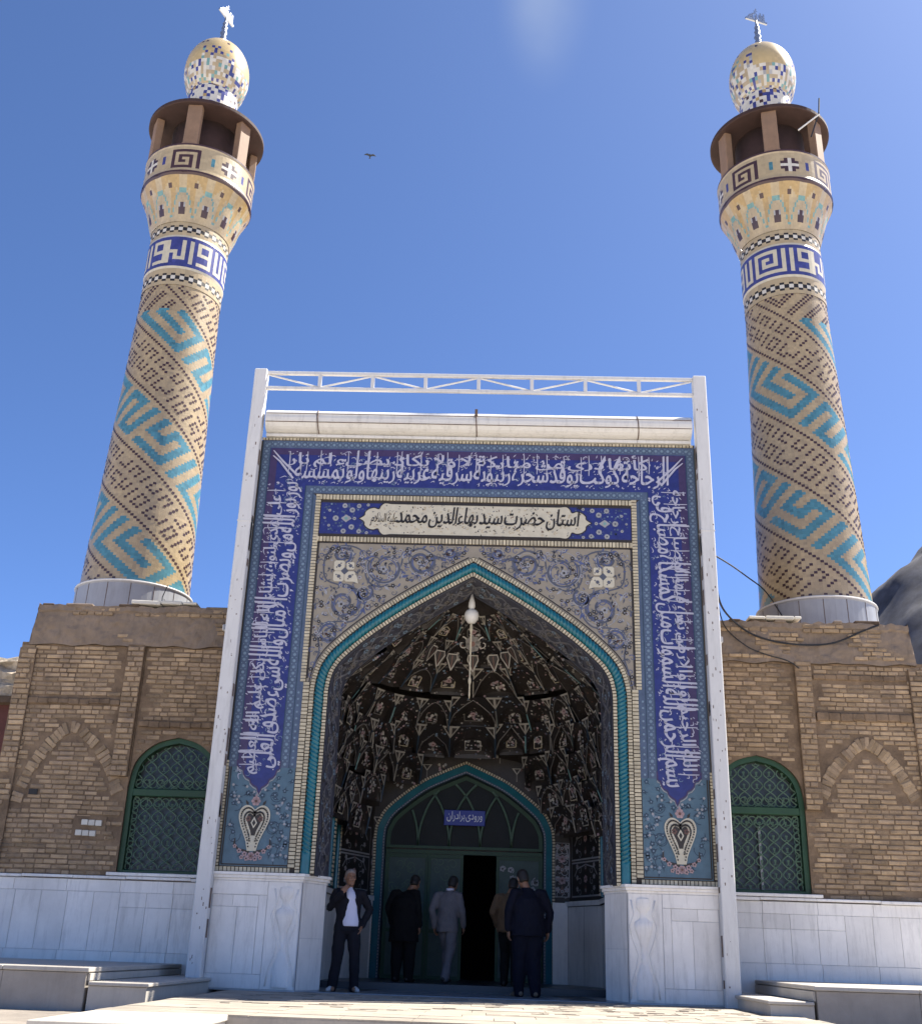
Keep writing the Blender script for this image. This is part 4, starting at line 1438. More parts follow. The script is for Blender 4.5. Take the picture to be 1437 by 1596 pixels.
b = MB(); b.quad((-2, 6.2, 0), (2, 6.2, 0), (2, 6.2, 4), (-2, 6.2, 4), 'void'); b.quad((-2, 4.9, 3.8), (2, 4.9, 3.8), (2, 6.2, 3.8), (-2, 6.2, 3.8), 'void')
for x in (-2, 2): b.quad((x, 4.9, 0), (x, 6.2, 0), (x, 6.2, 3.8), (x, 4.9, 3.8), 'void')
b.build('dark_passage', portal)  # near-black sheets paint in the darkness behind the open door

# ---- sign over the door
r_ = thing('door_sign', 'small blue name board with white lettering over the doorway', 'sign', (DX - .01, 4.72, 2.67))
b = MB(); b.box(-.37, .37, -.015, .015, 0, .27, 'signblue', bev=.006); b.box(-.33, -.30, .0, .05, .1, .14, 'zinc'); b.box(.30, .33, .0, .05, .1, .14, 'zinc')
b.build('board', r_)
b = MB(); write(b, lambda u, v, h: (u, -.016 - h, v), 'ورودی برادران'.split(), .32, -.32, .11, .2, .19, 'signwhite', .004, 1.0, off=.006)
b.build('lettering', r_)

# ---- hanging lamp
r_ = thing('hanging_lamp', 'white globe lamp with a long thin rod hanging at the arch apex', 'lamp', (-.02, .50, 0))
b = MB(); b.lathe([(.015, 5.70), (.05, 5.56), (.055, 5.50), (.035, 5.46), (.03, 5.44)], 'globe', 14); b.build('cap', r_, True)
b = MB(); b.lathe([(.01, 5.225), (.06, 5.24), (.10, 5.30), (.113, 5.36), (.10, 5.41), (.07, 5.445), (.03, 5.455)], 'globe', 20); b.build('globe', r_, True)
b = MB(); b.lathe([(.006, 4.07), (.014, 4.12), (.012, 4.28), (.024, 4.32), (.024, 4.36), (.013, 4.40), (.013, 5.1), (.025, 5.12), (.02, 5.23)], 'cream', 10); b.build('rod', r_, True)
b = MB(); b.tube([(0, 0, 5.69), (0, 0, 5.60)], .006, 'cable', 5); b.build('hook', r_)

# ---- white banner frame in front of the portal
r_ = thing('banner_frame', 'white painted steel frame of two tall posts joined by a lattice beam', 'frame')
for sg in (-1, 1):
    b = MB()
    xc = sg * 3.51
    b.box(xc - .10, xc + .10, -.25, -.07, -.02, 9.20, 'metalwhite', bev=.012)
    b.box(xc - .105, xc + .105, -.255, -.065, 6.55, 6.57, 'metalwhite')
    q = random.Random(9 + sg)
    for i in range(46):
        z = q.uniform(.2, 8.6); u = q.uniform(-.08, .08)
        w = q.uniform(.005, .016); h = q.uniform(.01, .05)
        b.box(xc + u, xc + u + w, -.2515, -.249, z, z + h, 'rustspot')
    for i in range(18):
        z = q.uniform(.1, 7.8)
        b.box(xc - sg * .101 - .004, xc - sg * .101 + .004, -.2, -.12, z, z + q.uniform(.05, .3), 'rustspot')
    b.box(xc - .13, xc + .13, -.28, -.04, -.02, .0, 'rustspot')
    b.build('post', r_)
for z in (9.16, 8.885):
    b = MB(); b.box(-3.41, 3.41, -.19, -.135, z - .028, z + .028, 'metalwhite', bev=.006); b.build('rail', r_)
NS = 8
for i in range(1, NS):
    x = -3.41 + 6.82 * i / NS
    b = MB(); b.box(x - .028, x + .028, -.185, -.14, 8.914, 9.131, 'metalwhite'); b.build('strut', r_)
for i in range(NS):
    x0 = -3.41 + 6.82 * i / NS + .03; x1 = x0 + 6.82 / NS - .06
    za, zb = (9.125, 8.92) if i % 2 == 0 else (8.92, 9.125)
    b = MB(); b.tube([(x0, -.16, za), (x1, -.16, zb)], .015, 'metalwhite', 6); b.build('brace', r_)


# ================================================================== BRICK WINGS
def nz(x, z, s, o=0.0): return noise.noise(Vector((x * s, z * s, o)))


def brick_rows(b, x0, x1, z0, z1, y, skip=None, seed=0, ch=.0715, patch=.60, run=(.16, .27), proud=.020):
    q = random.Random(seed)
    z = z0; row = 0
    while z < z1 - .03:
        x = x0 - q.random() * .2
        while x < x1:
            w = q.choice((q.uniform(*run), q.uniform(*run), .12))
            a, c = max(x, x0), min(x + w, x1)
            if c - a > .05:
                mx_, mz_ = (a + c) / 2, z + ch / 2
                if not (skip and (skip(mx_, mz_) or skip(a + .01, mz_) or skip(c - .01, mz_))):
                    pn = nz(mx_, mz_, 1.1, seed) + .55 * nz(mx_, mz_, 3.7, seed + 5)
                    if pn < patch:
                        d = q.uniform(.2, 1) * proud
                        if q.random() < .05: d *= .1
                        dz = nz(mx_, mz_, .9, seed + 9) * .014 + q.uniform(-.003, .003)
                        rot = Matrix.Rotation(q.uniform(-.022, .022), 3, 'Y')
                        g = .004 + .004 * q.random()
                        b.box(a + g, c - g, y - d, y + .03, z + dz + q.uniform(.005, .012), z + dz + ch - q.uniform(.005, .014), 'brick', min(1, max(0, .5 + .30 * q.gauss(0, 1) + .4 * nz(mx_, mz_, .7, seed + 2))), .008, rot)
            x += w
        z += ch; row += 1


def wing(sg, name, label, x_in, x_out, win, pil, blind, ledges, seed):
    root = thing(name, label, 'building')
    cx, hw_, sill, spring, apex = win
    wa = [(hw_, sill), (hw_, (sill + spring) / 2), (hw_, spring), (hw_ * .88, spring + (apex - spring) * .52), (hw_ * .5, spring + (apex - spring) * .86), (0, apex)]
    wp = fullarch(wa, 0, 6, cx)
    def wtop(x):
        for a, c in zip(wp, wp[1:]):
            if a[0] <= x <= c[0] and c[0] - a[0] > 1e-9: return a[1] + (c[1] - a[1]) * (x - a[0]) / (c[0] - a[0])
        return -1
    inwin = lambda x, z: z < wtop(x) + .03
    xa, xb = min(x_in, x_out), max(x_in, x_out)
    Yw = 1.0
    b = MB()
    # mud joints behind the bricks, with the window cut out
    for i in range(len(wp) - 1):
        a, c = wp[i], wp[i + 1]
        if c[0] - a[0] < 1e-6: continue
        b.quad((a[0], Yw, a[1]), (c[0], Yw, c[1]), (c[0], Yw, 4.9), (a[0], Yw, 4.9), 'mud')
    for q0, q1 in ((xa, wp[0][0]), (wp[-1][0], xb)):
        b.quad((q0, Yw, sill), (q1, Yw, sill), (q1, Yw, 4.9), (q0, Yw, 4.9), 'mud')
    b.quad((xa, Yw, 0), (xb, Yw, 0), (xb, Yw, sill), (xa, Yw, sill), 'mud')
    for i in range(len(wp) - 1):        # window reveal
        a, c = wp[i], wp[i + 1]
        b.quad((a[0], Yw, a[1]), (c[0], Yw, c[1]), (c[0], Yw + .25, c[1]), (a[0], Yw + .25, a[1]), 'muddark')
    bl = blind
    arc = catmull(bl, 6)
    def nearblind(x, z):
        return any(math.hypot(x - p[0], z - p[1]) < .115 for p in arc)
    def inpil(x, z): return pil[0] - .02 < x < pil[1] + .02 and z > pil[2]
    def inledge(x, z): return any(l[0] < x < l[1] and l[2] - .02 < z < l[3] + .02 for l in ledges)
    skip = lambda x, z: inwin(x, z) or nearblind(x, z) or inpil(x, z) or inledge(x, z)
    brick_rows(b, xa, xb, 1.42, 4.85, Yw, skip, seed)
    # loose mud smears between bricks
    q = random.Random(seed + 50)
    # relieving arch of bricks on edge
    L = 0
    for i in range(len(arc) - 1):
        a, c = arc[i], arc[i + 1]
        d = math.hypot(c[0] - a[0], c[1] - a[1]); ang = math.atan2(c[1] - a[1], c[0] - a[0])
        k = max(1, round(d / .085))
        for j in range(k):
            f = (j + .5) / k
            x, z = a[0] + (c[0] - a[0]) * f, a[1] + (c[1] - a[1]) * f
            if inwin(x, z) or q.random() < .10: continue
            b.box(x - .036, x + .036, Yw - .012 - q.random() * .016, Yw + .03, z - .095 * q.uniform(.75, 1.1), z + .095 * q.uniform(.75, 1.1), 'brick', q.random() * .8, .009, Matrix.Rotation(-ang + q.uniform(-.16, .16), 3, 'Y'))
    for i in range(40):     # voussoirs hugging the window head
        f = i / 39
        j = int(f * (len(wp) - 1)); 
    for (l0, l1, z0, z1, dp) in ledges:
        n = max(3, int((l1 - l0) / .16))
        for i in range(n):
            x0 = l0 + (l1 - l0) * i / n; x1 = l0 + (l1 - l0) * (i + 1) / n
            b.box(x0, x1 + .002, Yw - dp - q.uniform(0, .014), Yw + .02, z0 + q.uniform(-.012, .012), z1 + q.uniform(-.01, .01), 'mud', .5, .012)
    wl = b.build('brick_wall', root)
    # pilasters
    b = MB()
    b.box(pil[0], pil[1], Yw - .07, Yw, pil[2] + .1, 4.88, 'mud')
    brick_rows(b, pil[0], pil[1], pil[2] + .1, 4.88, Yw - .075, None, seed + 3, .08, .9, (.24, .30))
    b.build('pilaster', root)
    b = MB()
    pe = (x_out - .26, x_out) if sg > 0 else (x_out, x_out + .26)
    b.box(pe[0], pe[1], Yw - .05, Yw, 1.42, 4.8, 'mud')
    brick_rows(b, pe[0], pe[1], 1.42, 4.8, Yw - .055, None, seed + 4, .08, .7, (.2, .28))
    b.build('pilaster', root)
    # plaster parapet with a ragged, slightly wavy face
    b = MB()
    n = 110; rows = 22
    xs = [xa + (xb - xa) * i / n for i in range(n + 1)]
    inset = .12
    G = []
    for j in range(rows + 1):
        rw = []
        for i, x in enumerate(xs):
            t = j / rows
            zb = 4.86 + .035 * nz(x, 0, 3.1, seed)
            zt_ = 5.50 + .030 * nz(x, 0, 2.3, seed + 1) + .03 * nz(x, 1, 9.0, seed + 1)
            xx = min(max(x, xa + (inset + .08 * t if sg < 0 else 0)), xb - (inset + .08 * t if sg > 0 else 0))
            z = zb + (zt_ - zb) * t
            yy = Yw - .055 + .035 * nz(x, z, 1.6, seed + 7) + .028 * nz(x, z, 6, seed + 8) + .014 * nz(x, z, 15, seed + 6) - (.035 if .86 < t else 0)
            rw.append((xx, yy, z))
        G.append(rw)
    for j in range(rows):
        for i in range(n):
            b.quad(G[j][i], G[j][i + 1], G[j + 1][i + 1], G[j + 1][i], 'plaster')
    for i in range(n):
        a, c = G[rows][i], G[rows][i + 1]
        b.quad(a, c, (c[0], 4.6, c[2] - .03), (a[0], 4.6, a[2] - .03), 'plaster')
        a, c = G[0][i], G[0][i + 1]
        b.quad(a, c, (c[0], Yw + .05, c[2]), (a[0], Yw + .05, a[2]), 'muddark')
    brick_rows(b, xa + (.3 if sg < 0 else 0), xb - (.3 if sg > 0 else 0), 5.34, 5.49, Yw - .075, lambda x, z: nz(x, z, 1.1, seed + 33) < -.12, seed + 12, .07, .9, proud=.012)
    brick_rows(b, xa + (.3 if sg < 0 else 0), xb - (.3 if sg > 0 else 0), 4.92, 5.34, Yw - .068, lambda x, z: nz(x, z, 1.2, seed + 37) < (.22 if sg < 0 else .02), seed + 13, .07, .9, proud=.012)
    xo = xa + .2 if sg < 0 else xb - .2
    b.quad((xo, Yw - .05, 4.85), (xo, 4.6, 4.85), (xo, 4.6, 5.47), (xo, Yw - .05, 5.47), 'plaster')
    # ragged coping bits along the top
    x = xa + .25
    while x < xb - .25:
        w = q.uniform(.12, .5)
        if q.random() < .6:
            b.box(x, min(x + w, xb - .2), Yw - .10 - q.random() * .02, Yw + .3, 5.485, 5.51 + q.random() * .045, 'muddark' if q.random() < .5 else 'plaster', .5, .012)
        x += w + q.uniform(.02, .2)
    b.build('plaster_parapet', root)
    b = MB()
    b.quad((x_out, Yw, 0), (x_out, 4.6, 0), (x_out, 4.6, 4.86), (x_out, Yw, 4.86), 'mud')
    b.quad((xa, 4.6, 0), (xb, 4.6, 0), (xb, 4.6, 5.47), (xa, 4.6, 5.47), 'mud')
    b.build('rear_wall', root)
    # window
    b = MB()
    for i in range(len(wp) - 1):
        a, c = wp[i], wp[i + 1]
        if c[0] - a[0] < 1e-6: continue
        b.quad((a[0], Yw + .20, sill), (c[0], Yw + .20, sill), (c[0], Yw + .20, c[1]), (a[0], Yw + .20, a[1]), 'glassdark')
    wn = b.build('window', root)
    b = MB()
    st = Strip([(x, Yw + .05, z) for x, z in wp], [(x, Yw + .05, z) for x, z in fullarch(wa, .075, 6, cx)]); strip_face(b, st, 'green')
    st = Strip([(x, Yw + .05, z) for x, z in fullarch(wa, .075, 6, cx)], [(x, Yw + .2, z) for x, z in fullarch(wa, .078, 6, cx)]); strip_face(b, st, 'green')
    b.box(cx - hw_ + .07, cx + hw_ - .07, Yw + .04, Yw + .12, spring - .14, spring - .03, 'green', bev=.01)
    b.box(cx - hw_ + .07, cx + hw_ - .07, Yw + .04, Yw + .12, sill, sill + .05, 'green', bev=.01)
    if sg > 0:
        b.box(cx - .02, cx + .015, Yw + .14, Yw + .17, sill + .06, spring - .3, 'zinc')
    b.build('frame', wn)
    b = MB()
    P = lambda u, v, h: (u, Yw + .10 - h, v)
    q = random.Random(seed + 90)
    half_ = [0]
    ins = lambda x, z: (z > spring - .08) == (half_[0] == 1) and abs(x - cx) < hw_ - .085 and sill + .06 < z < wtop(x) - .09 and not (spring - .14 < z < spring - .03)
    def curve(pts, r):
        run = []
        for p in pts + [None]:
            if p is not None and ins(*p): run.append((p[0], Yw + .10, p[1]))
            else:
                if len(run) > 2: b.tube(run, r, 'greenwire', 5, False)
                run = []
    for half_[0] in (0, 1):
        b = MB()
        nst = max(4, round(2 * (hw_ - .09) / .20)); stp = 2 * (hw_ - .09) / nst
        for ix in range(nst + 1):      # ogee lattice with scrolls in the eyes
            for ph in (0, PI):
                curve([(cx - hw_ + .09 + ix * stp + stp * .44 * math.sin(v_ * 2 * PI / .36 + ph + ix * PI), sill + v_) for v_ in [k * .02 for k in range(100)]], .0095)
            for iz in range(12):
                u = cx - hw_ + .09 + ix * stp; v = sill + .09 + iz * .18 + q.uniform(-.01, .01)
                for s_ in (-1, 1):
                    curve([(u + s_ * (.012 + .030 * f_ * math.cos(f_ * 5.2)), v + .055 * f_ * math.sin(f_ * 5.2)) for f_ in [k / 12 for k in range(13)]], .0055)
        for i in range(11):     # small loops under the rails and along the jamb
            u = cx - hw_ + .14 + i * (2 * hw_ - .28) / 10
            for vz in (spring - .22, spring + .05):
                curve([(u + .055 * math.cos(rad(a)), vz + .06 * math.sin(rad(a))) for a in range(0, 361, 24)], .008)
        for i in range(14):
            v = sill + .1 + i * .08
            for s in (-1, 1):
                curve([(cx + s * (hw_ - .13) + .04 * math.cos(rad(a)), v + .045 * math.sin(rad(a))) for a in range(0, 361, 30)], .007)
        b.build('grille', wn)
    # marble dado with slabs and a ledge
    b = MB()
    b.box(xa, xb, Yw - .06, Yw + .02, 0, 1.37, 'marblecut')
    q = random.Random(seed + 7)
    def slab(x0, x1, z0, z1, hh):
        b.box(x0, x1, Yw - .06 - hh, Yw - .055, z0, z1, 'marble', q.random(), .003)
    x = 0
    ws = .385
    lo = .20 if sg < 0 else .34
    while x < xb - xa:
        x0 = (xa + x) if sg > 0 else (xb - x - ws)
        x1 = min(x0 + ws, xb); x0 = max(x0, xa)
        if x1 - x0 > .05:
            if x < 1.9 and sg > 0 or (x < 1.4 and sg < 0):
                slab(x0 + .002, x1 - .002, lo + .21, 1.0, .012); slab(x0 + .002, x1 - .002, 1.004, 1.20, .012)
            else: slab(x0 + .002, x1 - .002, lo + .21, 1.20, .012)
        x += ws
    x = 0
    while x < xb - xa:
        w = .78
        x0 = (xa + x) if sg > 0 else (xb - x - w); x1 = min(x0 + w, xb); x0 = max(x0, xa)
        slab(x0 + .002, x1 - .002, 1.204, 1.365, .012); slab(x0 + .002, x1 - .002, 0.0, lo + .206, .016)
        x += w
    pl = b.build('marble_dado', root)
    b = MB()
    x = xa
    while x < xb:
        w = q.uniform(.6, .95)
        b.box(x + .002, min(x + w, xb) - .002, Yw - .115, Yw + .01, 1.372 + q.uniform(0, .012), 1.415 + q.uniform(0, .012), 'marble', q.random(), .006)
        x += w
    if True:
        b.box(cx - hw_ - .1 + (.0 if sg < 0 else .0), cx + hw_ + .12, Yw - .125, Yw + .2, 1.43, 1.475, 'marble', .8, .006)
    b.build('sill_ledge', pl)
    return root


wl = wing(-1, 'brick_wing', 'weathered mud brick wing with two rows of white air bricks beside its green window', -3.44, -7.12,
          (-4.44, .68, 1.475, 2.72, 3.46), (-5.40, -5.14, 2.75), [(-6.78, 2.45), (-6.66, 2.9), (-6.42, 3.3), (-6.12, 3.58), (-5.75, 3.36), (-5.45, 3.02), (-5.27, 2.62)],
          [(-6.86, -5.42, 3.93, 4.02, .035), (-5.08, -3.46, 3.60, 3.69, .05)], 4)
b = MB()
for k, (x, z) in enumerate(((-5.57, 2.17), (-5.64, 2.02))):
    for i in range(3):
        b.box(x - .155 + i * .105, x - .06 + i * .105, .955, 1.02, z - .04 - .004 * i, z + .04 - .004 * i, 'whitetile', R.random(), .006)
b.box(-5.86, -5.36, .985, 1.02, 1.93, 2.26, 'mud')
b.build('air_brick', wl)
b = MB(); b.box(-6.60, -6.47, .975, .99, 2.55, 2.63, 'black'); b.build('painted_putlog_hole', wl)  # flat black block, the dark of a hole put into colour
wr = wing(1, 'brick_wing', 'weathered mud brick wing whose parapet carries loose black cables', 3.44, 6.95,
          (4.30, .66, 1.475, 2.72, 3.44), (4.96, 5.21, 2.55), [(5.22, 2.86), (5.40, 3.2), (5.62, 3.44), (5.93, 3.66), (6.24, 3.44), (6.44, 3.14), (6.58, 2.86)],
          [(5.24, 6.66, 3.98, 4.10, .05), (5.24, 6.66, 4.62, 4.70, .02)], 8)

# pale sheets and lamps on the parapets
def sheet_on(label, x0, x1, y0, z):
    b = MB()
    q = random.Random(int(x0 * 10)); x = x0
    while x < x1 - .05:
        w = min(q.uniform(.25, .5), x1 - x)
        b.box(x, x + w - .01, y0, y0 + .45, z + q.uniform(-.012, .012), z + .05 + q.uniform(-.01, .015), 'whitetile', q.random(), .01, Matrix.Rotation(q.uniform(-.03, .03), 3, 'Y'))
        x += w
    tag(b.build('coping_stone'), label, 'coping')
sheet_on('white coping stones lying on the parapet below the leaning left minaret', -5.44, -4.38, .86, 5.535)
sheet_on('broken white coping stones lying on the parapet under the cables', 4.30, 5.12, .86, 5.53)
for x, lb in ((-3.86, 'small white box lamp on the parapet beside the left frame post'), (3.80, 'small white box lamp on the parapet beside the right frame post')):
    r_ = thing('wall_lamp', lb, 'lamp', (x, .92, 5.12))
    b = MB(); b.box(-.07, .07, -.09, .02, 0, .10, 'metalwhite', bev=.012); b.build('housing', r_)
    b = MB(); b.box(-.015, .015, -.0, .05, -.06, -.001, 'zinc'); b.build('bracket', r_)
    b = MB(); b.box(-.05, .05, -.095, -.091, .015, .085, 'zinc'); b.build('lens', r_)

# far building at the left edge
r_ = thing('rubble_house', 'low sunlit rubble walled building glimpsed past the brick wing', 'building', (0, 0, 0))
b = MB()
n = 30
for j in range(8):
    for i in range(n):
        x0 = -16 + 7.6 * i / n; x1 = x0 + 7.6 / n; z0 = 5.25 + .115 * j
        f = lambda x, z: (x, 7.0 + .25 * (z - 5.2) + .20 * nz(x, z, 2.1, 3) + .22 * nz(x, z, 6.3, 6), z + .14 * nz(x, z, 4.3, 4))
        b.quad(f(x0, z0), f(x1, z0), f(x1, z0 + .115), f(x0, z0 + .115), 'rubble')
b.box(-16, -8.4, 7.4, 12, 5.2, 5.95, 'rubble')
b.build('rubble_parapet', r_)
b = MB(); b.box(-16, -8.4, 7.2, 12, -1, 5.24, 'redoxide'); b.box(-16, -8.38, 6.9, 7.3, 5.12, 5.26, 'muddark'); b.build('wall', r_)


# ================================================================== MINARETS
MEANDER = ["#.#.#.#####.###.#.#.###.", "#.#.#.....#.#.#.#.#.#.#.", "#.#.#####.#.#.#.#.###.#.", "#.#.......#.#.#.#.....#.", "#.#########.#.###.#####."]
DOTS = ["#.###.#...#.###.#.#.#.###.#...#.#.###.#.###.#.#.", "#.#.#.#...#.#.#.#.#.#.#.#.#...#.#.#.#.#.#...#.#.", "#.#.#.#.###.#.#.#.###.#.#.#.###.#.#.#.#.###.###.", "#.###.###...###.#.....###.###...#.###.#...#.#..."]
KUFI = ["#...#.#.####.#.#.######.#.#.####",
        "#...#.#.#..#.#.#.#....#.#.#.#..#",
        "#...#.#.#..#.#.#.#.##.#.#.#.#..#",
        "###.#.#.####.#.#.#.#..#.#.#.####",
        "#.#.#.#....#.#.#.#.####.#.#....#",
        "#.###.#....#.#.#.#......#.#....#",
        "#.....#.####.###.########.#.####"]


def minaret(name, label, loc, rz):
    root = thing(name, label, 'minaret', loc, rz)
    q = random.Random(77)

    def shell(mb, N, zs, rf, mf, tint=True, roff=0.0):
        vs = []
        for z in zs:
            for j in range(N):
                a = 2 * PI * j / N
                r = rf(z, a) + roff
                vs.append((r * math.sin(a), -r * math.cos(a), z))
        o = len(mb.v); mb.v.extend(vs)
        for i in range(len(zs) - 1):
            for j in range(N):
                m = mf(i, j)
                if m is None: continue
                mb.f.append((o + i * N + j, o + i * N + (j + 1) % N, o + (i + 1) * N + (j + 1) % N, o + (i + 1) * N + j))
                mb.m.append(m); mb.t.append(min(1, max(0, q.gauss(.5, .22))))

    def tiles(mb, N, zs, rf, cells, proud=.006, ins=.10):
        """single glazed tiles standing slightly proud: cells = (row, col, material)"""
        for i, j, m in cells:
            a0 = 2 * PI * (j + ins) / N; a1 = 2 * PI * (j + 1 - ins) / N
            dz = zs[i + 1] - zs[i]
            z0, z1 = zs[i] + dz * ins, zs[i + 1] - dz * ins
            P = lambda a, z: ((rf(z, a) + proud) * math.sin(a), -(rf(z, a) + proud) * math.cos(a), z)
            mb.quad(P(a0, z0), P(a1, z0), P(a1, z1), P(a0, z1), m, q.random())

    # plinth below the roof and zinc skirt
    b = MB()
    b.box(-1.06, 1.06, -1.0, 1.06, -1.0, 5.46, 'plaster')
    b.build('base_block', root)
    b = MB()
    b.lathe([(1.05, 5.4), (1.04, 6.40), (1.055, 6.42), (1.055, 6.46), (1.0, 6.475)], 'zinc', 64)
    for k in range(16):
        a = 2 * PI * k / 16 + .1
        b.tube([(1.045 * math.sin(a), -1.045 * math.cos(a), 5.4), (1.04 * math.sin(a), -1.04 * math.cos(a), 6.40)], .008, 'rustspot', 4)
    b.lathe([(1.056, 6.425), (1.062, 6.44), (1.056, 6.457)], 'metalwhite', 64)
    b.build('metal_skirt', root)
    # shaft
    z0, z1 = 6.47, 12.72
    rows = 123
    N = 96
    zs = [z0 + (z1 - z0) * i / rows for i in range(rows + 1)]
    rf = lambda z, a=0: .985 + (.79 - .985) * (z - z0) / (z1 - z0)
    b = MB()

    def ab(i, j):
        u, v = j + 36, i + 6
        return ((u - v) // 2) % 48, ((u + v) // 2) % 24, (u + v) % 2

    def mf(i, j):
        a, c, p = ab(i, j)
        if c < 10 and i < 112: return 'turqtile' if MEANDER[4 - c // 2][(a // 2) % 24] == '#' else 'buff'
        return 'buff'
    shell(b, N, zs, rf, mf)
    cells = []
    for i in range(rows):
        for j in range(N):
            a, c, p = ab(i, j)
            if p: continue
            if c in (11, 22): cells.append((i, j, 'browntile'))
            elif 13 <= c <= 16 and DOTS[16 - c][a] == '#': cells.append((i, j, 'browntile'))
            elif 17 <= c <= 20 and DOTS[20 - c][(a + 17) % 48] == '#' and c != 17: cells.append((i, j, 'browntile'))
            elif i >= 112 and c < 10 and MEANDER[4 - c // 2][(a // 2) % 24] == '#': cells.append((i, j, 'browntile'))
    tiles(b, N, zs, rf, cells, .005, .04)
    b.build('shaft', root)
    # checker bands and square lettering band
    b = MB()
    rk = lambda z, a=0: .80 + (.012 if 13.12 < z < 13.9 else 0)
    Nc = 56
    def ck(i, j):
        if i in (0, 4): return 'buffpale'
        if i == 2: return 'whitetile' if j % 2 == 0 else 'black'
        return 'black' if j % 2 == 0 else 'buffpale'
    shell(b, Nc, [12.72, 12.80, 12.85, 12.935, 12.985, 13.10], rk, ck)
    b.build('checker_band', root)
    b = MB()
    shell(b, Nc, [13.90, 13.97, 14.015, 14.095, 14.14, 14.22], rk, ck)
    b.build('checker_band', root)
    b = MB()
    zz = [13.10, 13.15] + [13.15 + .70 * i / 9 for i in range(1, 10)] + [13.90]
    Nk = 64

    def kf(i, j):
        if i in (0, len(zz) - 2): return 'creampale'
        if 2 <= i <= 8: return 'creampale' if KUFI[8 - i][j % 32] == '#' else 'navytile'
        return 'navytile'
    shell(b, Nk, zz, rk, kf)
    b.build('square_lettering_band', root)
    # flared muqarnas collar
    b = MB()
    z0f, z1f = 14.22, 15.20
    n = 20
    zz = [z0f + (z1f - z0f) * i / n for i in range(n + 1)]
    Nf = 168; per = 14

    def rfl(z, a):
        t = min(1, max(0, (z - z0f) / (z1f - z0f)))
        s = (a / (2 * PI) * 12) % 1
        s2 = (a / (2 * PI) * 12 + .5) % 1
        w = abs(s - .5) * 2
        lob = .030 * math.sin(PI * min(1, t * 1.6)) * (1 - w ** 2) + .035 * max(0, t - .45) * (1 - (abs(s2 - .5) * 2) ** 2)
        return .81 + .335 * t ** 1.15 + lob - .02 * math.sin(PI * t)

    def ff(i, j):
        t = (i + .5) / n
        s = ((j + .5) / per) % 1
        w = abs(s - .5) * 2           # 0 at the middle of a lower panel
        if t > .95: return 'browntile'
        arch = .62 * (1 - w ** 1.8) + .05
        if abs(t - arch) < .045: return 'tealtile'
        if t < arch:
            if w < .22 and .16 < t < .42: return 'browntile' if w < .12 or t < .3 else 'greytile'
            return 'buffpale'
        up = .62 + .30 * (1 - (1 - w) ** 1.8)
        if w > .6 and .70 < t < .80 and w > .8: return 'browntile'
        if t > .52 + .34 * w: return 'ochre' if w > .35 else 'buffpale'
        return 'ochre' if (j // per) % 2 == 0 and w > .5 else 'buffpale'
    shell(b, Nf, zz, rfl, ff)
    b.build('flared_collar', root, smooth=False)
    # parapet
    b = MB()
    zp = [15.20, 15.245] + [15.245 + .60 * i / 9 for i in range(1, 10)] + [15.88, 15.92]
    Np = 96
    rp = lambda z, a=0: 1.145 + (.012 if z > 15.87 or z < 15.25 else 0)
    SQ = ["########", "#......#", "#.####.#", "#.#..#.#", "#.##.#.#", "#....#.#", "######.#"]
    CR = ["..##.", ".####", "##..#"]

    def pf(i, j):
        if i == 0 or i >= len(zp) - 2: return 'browntile'
        r = i - 2; c = j % 24
        if 0 <= r <= 6:
            if c < 8: return 'browntile' if SQ[6 - r][c] == '#' else 'buffpale'
            if c == 11 and 2 <= r <= 4 or c == 21 and 2 <= r <= 4: return 'turqtile' if c == 11 else 'navytile'
            if 14 <= c <= 18:
                dx, dy = abs(c - 16), abs(r - 3)
                if (dx == 0 and dy <= 2) or (dy == 0 and dx <= 2): return 'whitetile'
                if dx + dy == 2 or dx + dy == 3 and max(dx, dy) == 2 or dx == 1 and dy == 1: return 'browntile' if dx == dy or dx + dy == 3 else 'whitetile'
        return 'buffpale'
    shell(b, Np, zp, rp, pf)
    b.lathe([(1.13, 15.919), (.3, 15.918)], 'pillar', 48)
    b.build('parapet', root)
    for k in range(6):
        a = 2 * PI * k / 6 + .28
        rot = Matrix.Rotation(a, 3, 'Z')
        b = MB()
        b.box(-.15, .15, -1.13, -.97, 15.90, 16.96, 'pillar', .5, .015, rot, (0, 0, 0))
        b.box(-.16, .16, -1.138, -.96, 15.90, 15.97, 'pillar', .5, .01, rot, (0, 0, 0))
        b.build('pillar', root)
    b = MB(); b.lathe([(.72, 15.92), (.72, 16.95)], 'balcdark', 32); b.build('balcony_core', root, True)
    b = MB(); b.lathe([(.5, 16.945), (1.215, 16.945), (1.24, 16.96), (1.24, 17.03), (1.21, 17.05), (.4, 17.12)], 'balcdark', 64); b.build('balcony_roof', root)
    # lantern drum and dome
    b = MB()
    zz = [17.05 + .085 * i for i in range(14)]
    Nd = 44
    rd = lambda z, a=0: .54
    pat = ["..#...#....", ".#.#..#.#..", "..#..###...", "#...#..#.#.", "..#...#...#", ".###.#..#..", "...#...#...", "#.#..#...#."]
    shell(b, Nd, zz, rd, lambda i, j: {'#': 'navytile', '.': 'whitetile'}[pat[i % 8][j % 11]] if q.random() > .12 else q.choice(('browntile', 'ochre', 'greytile')))
    b.build('lantern_drum', root)
    b = MB()
    pr = catmull([(.54, 18.10), (.63, 18.28), (.70, 18.56), (.715, 18.80), (.69, 19.03), (.60, 19.28), (.45, 19.49), (.26, 19.62), (.10, 19.70), (.02, 19.72)], 3)
    zd = [p[1] for p in pr]
    rr_ = {round(p[1], 6): p[0] for p in pr}
    rdm = lambda z, a=0: rr_[round(z, 6)]
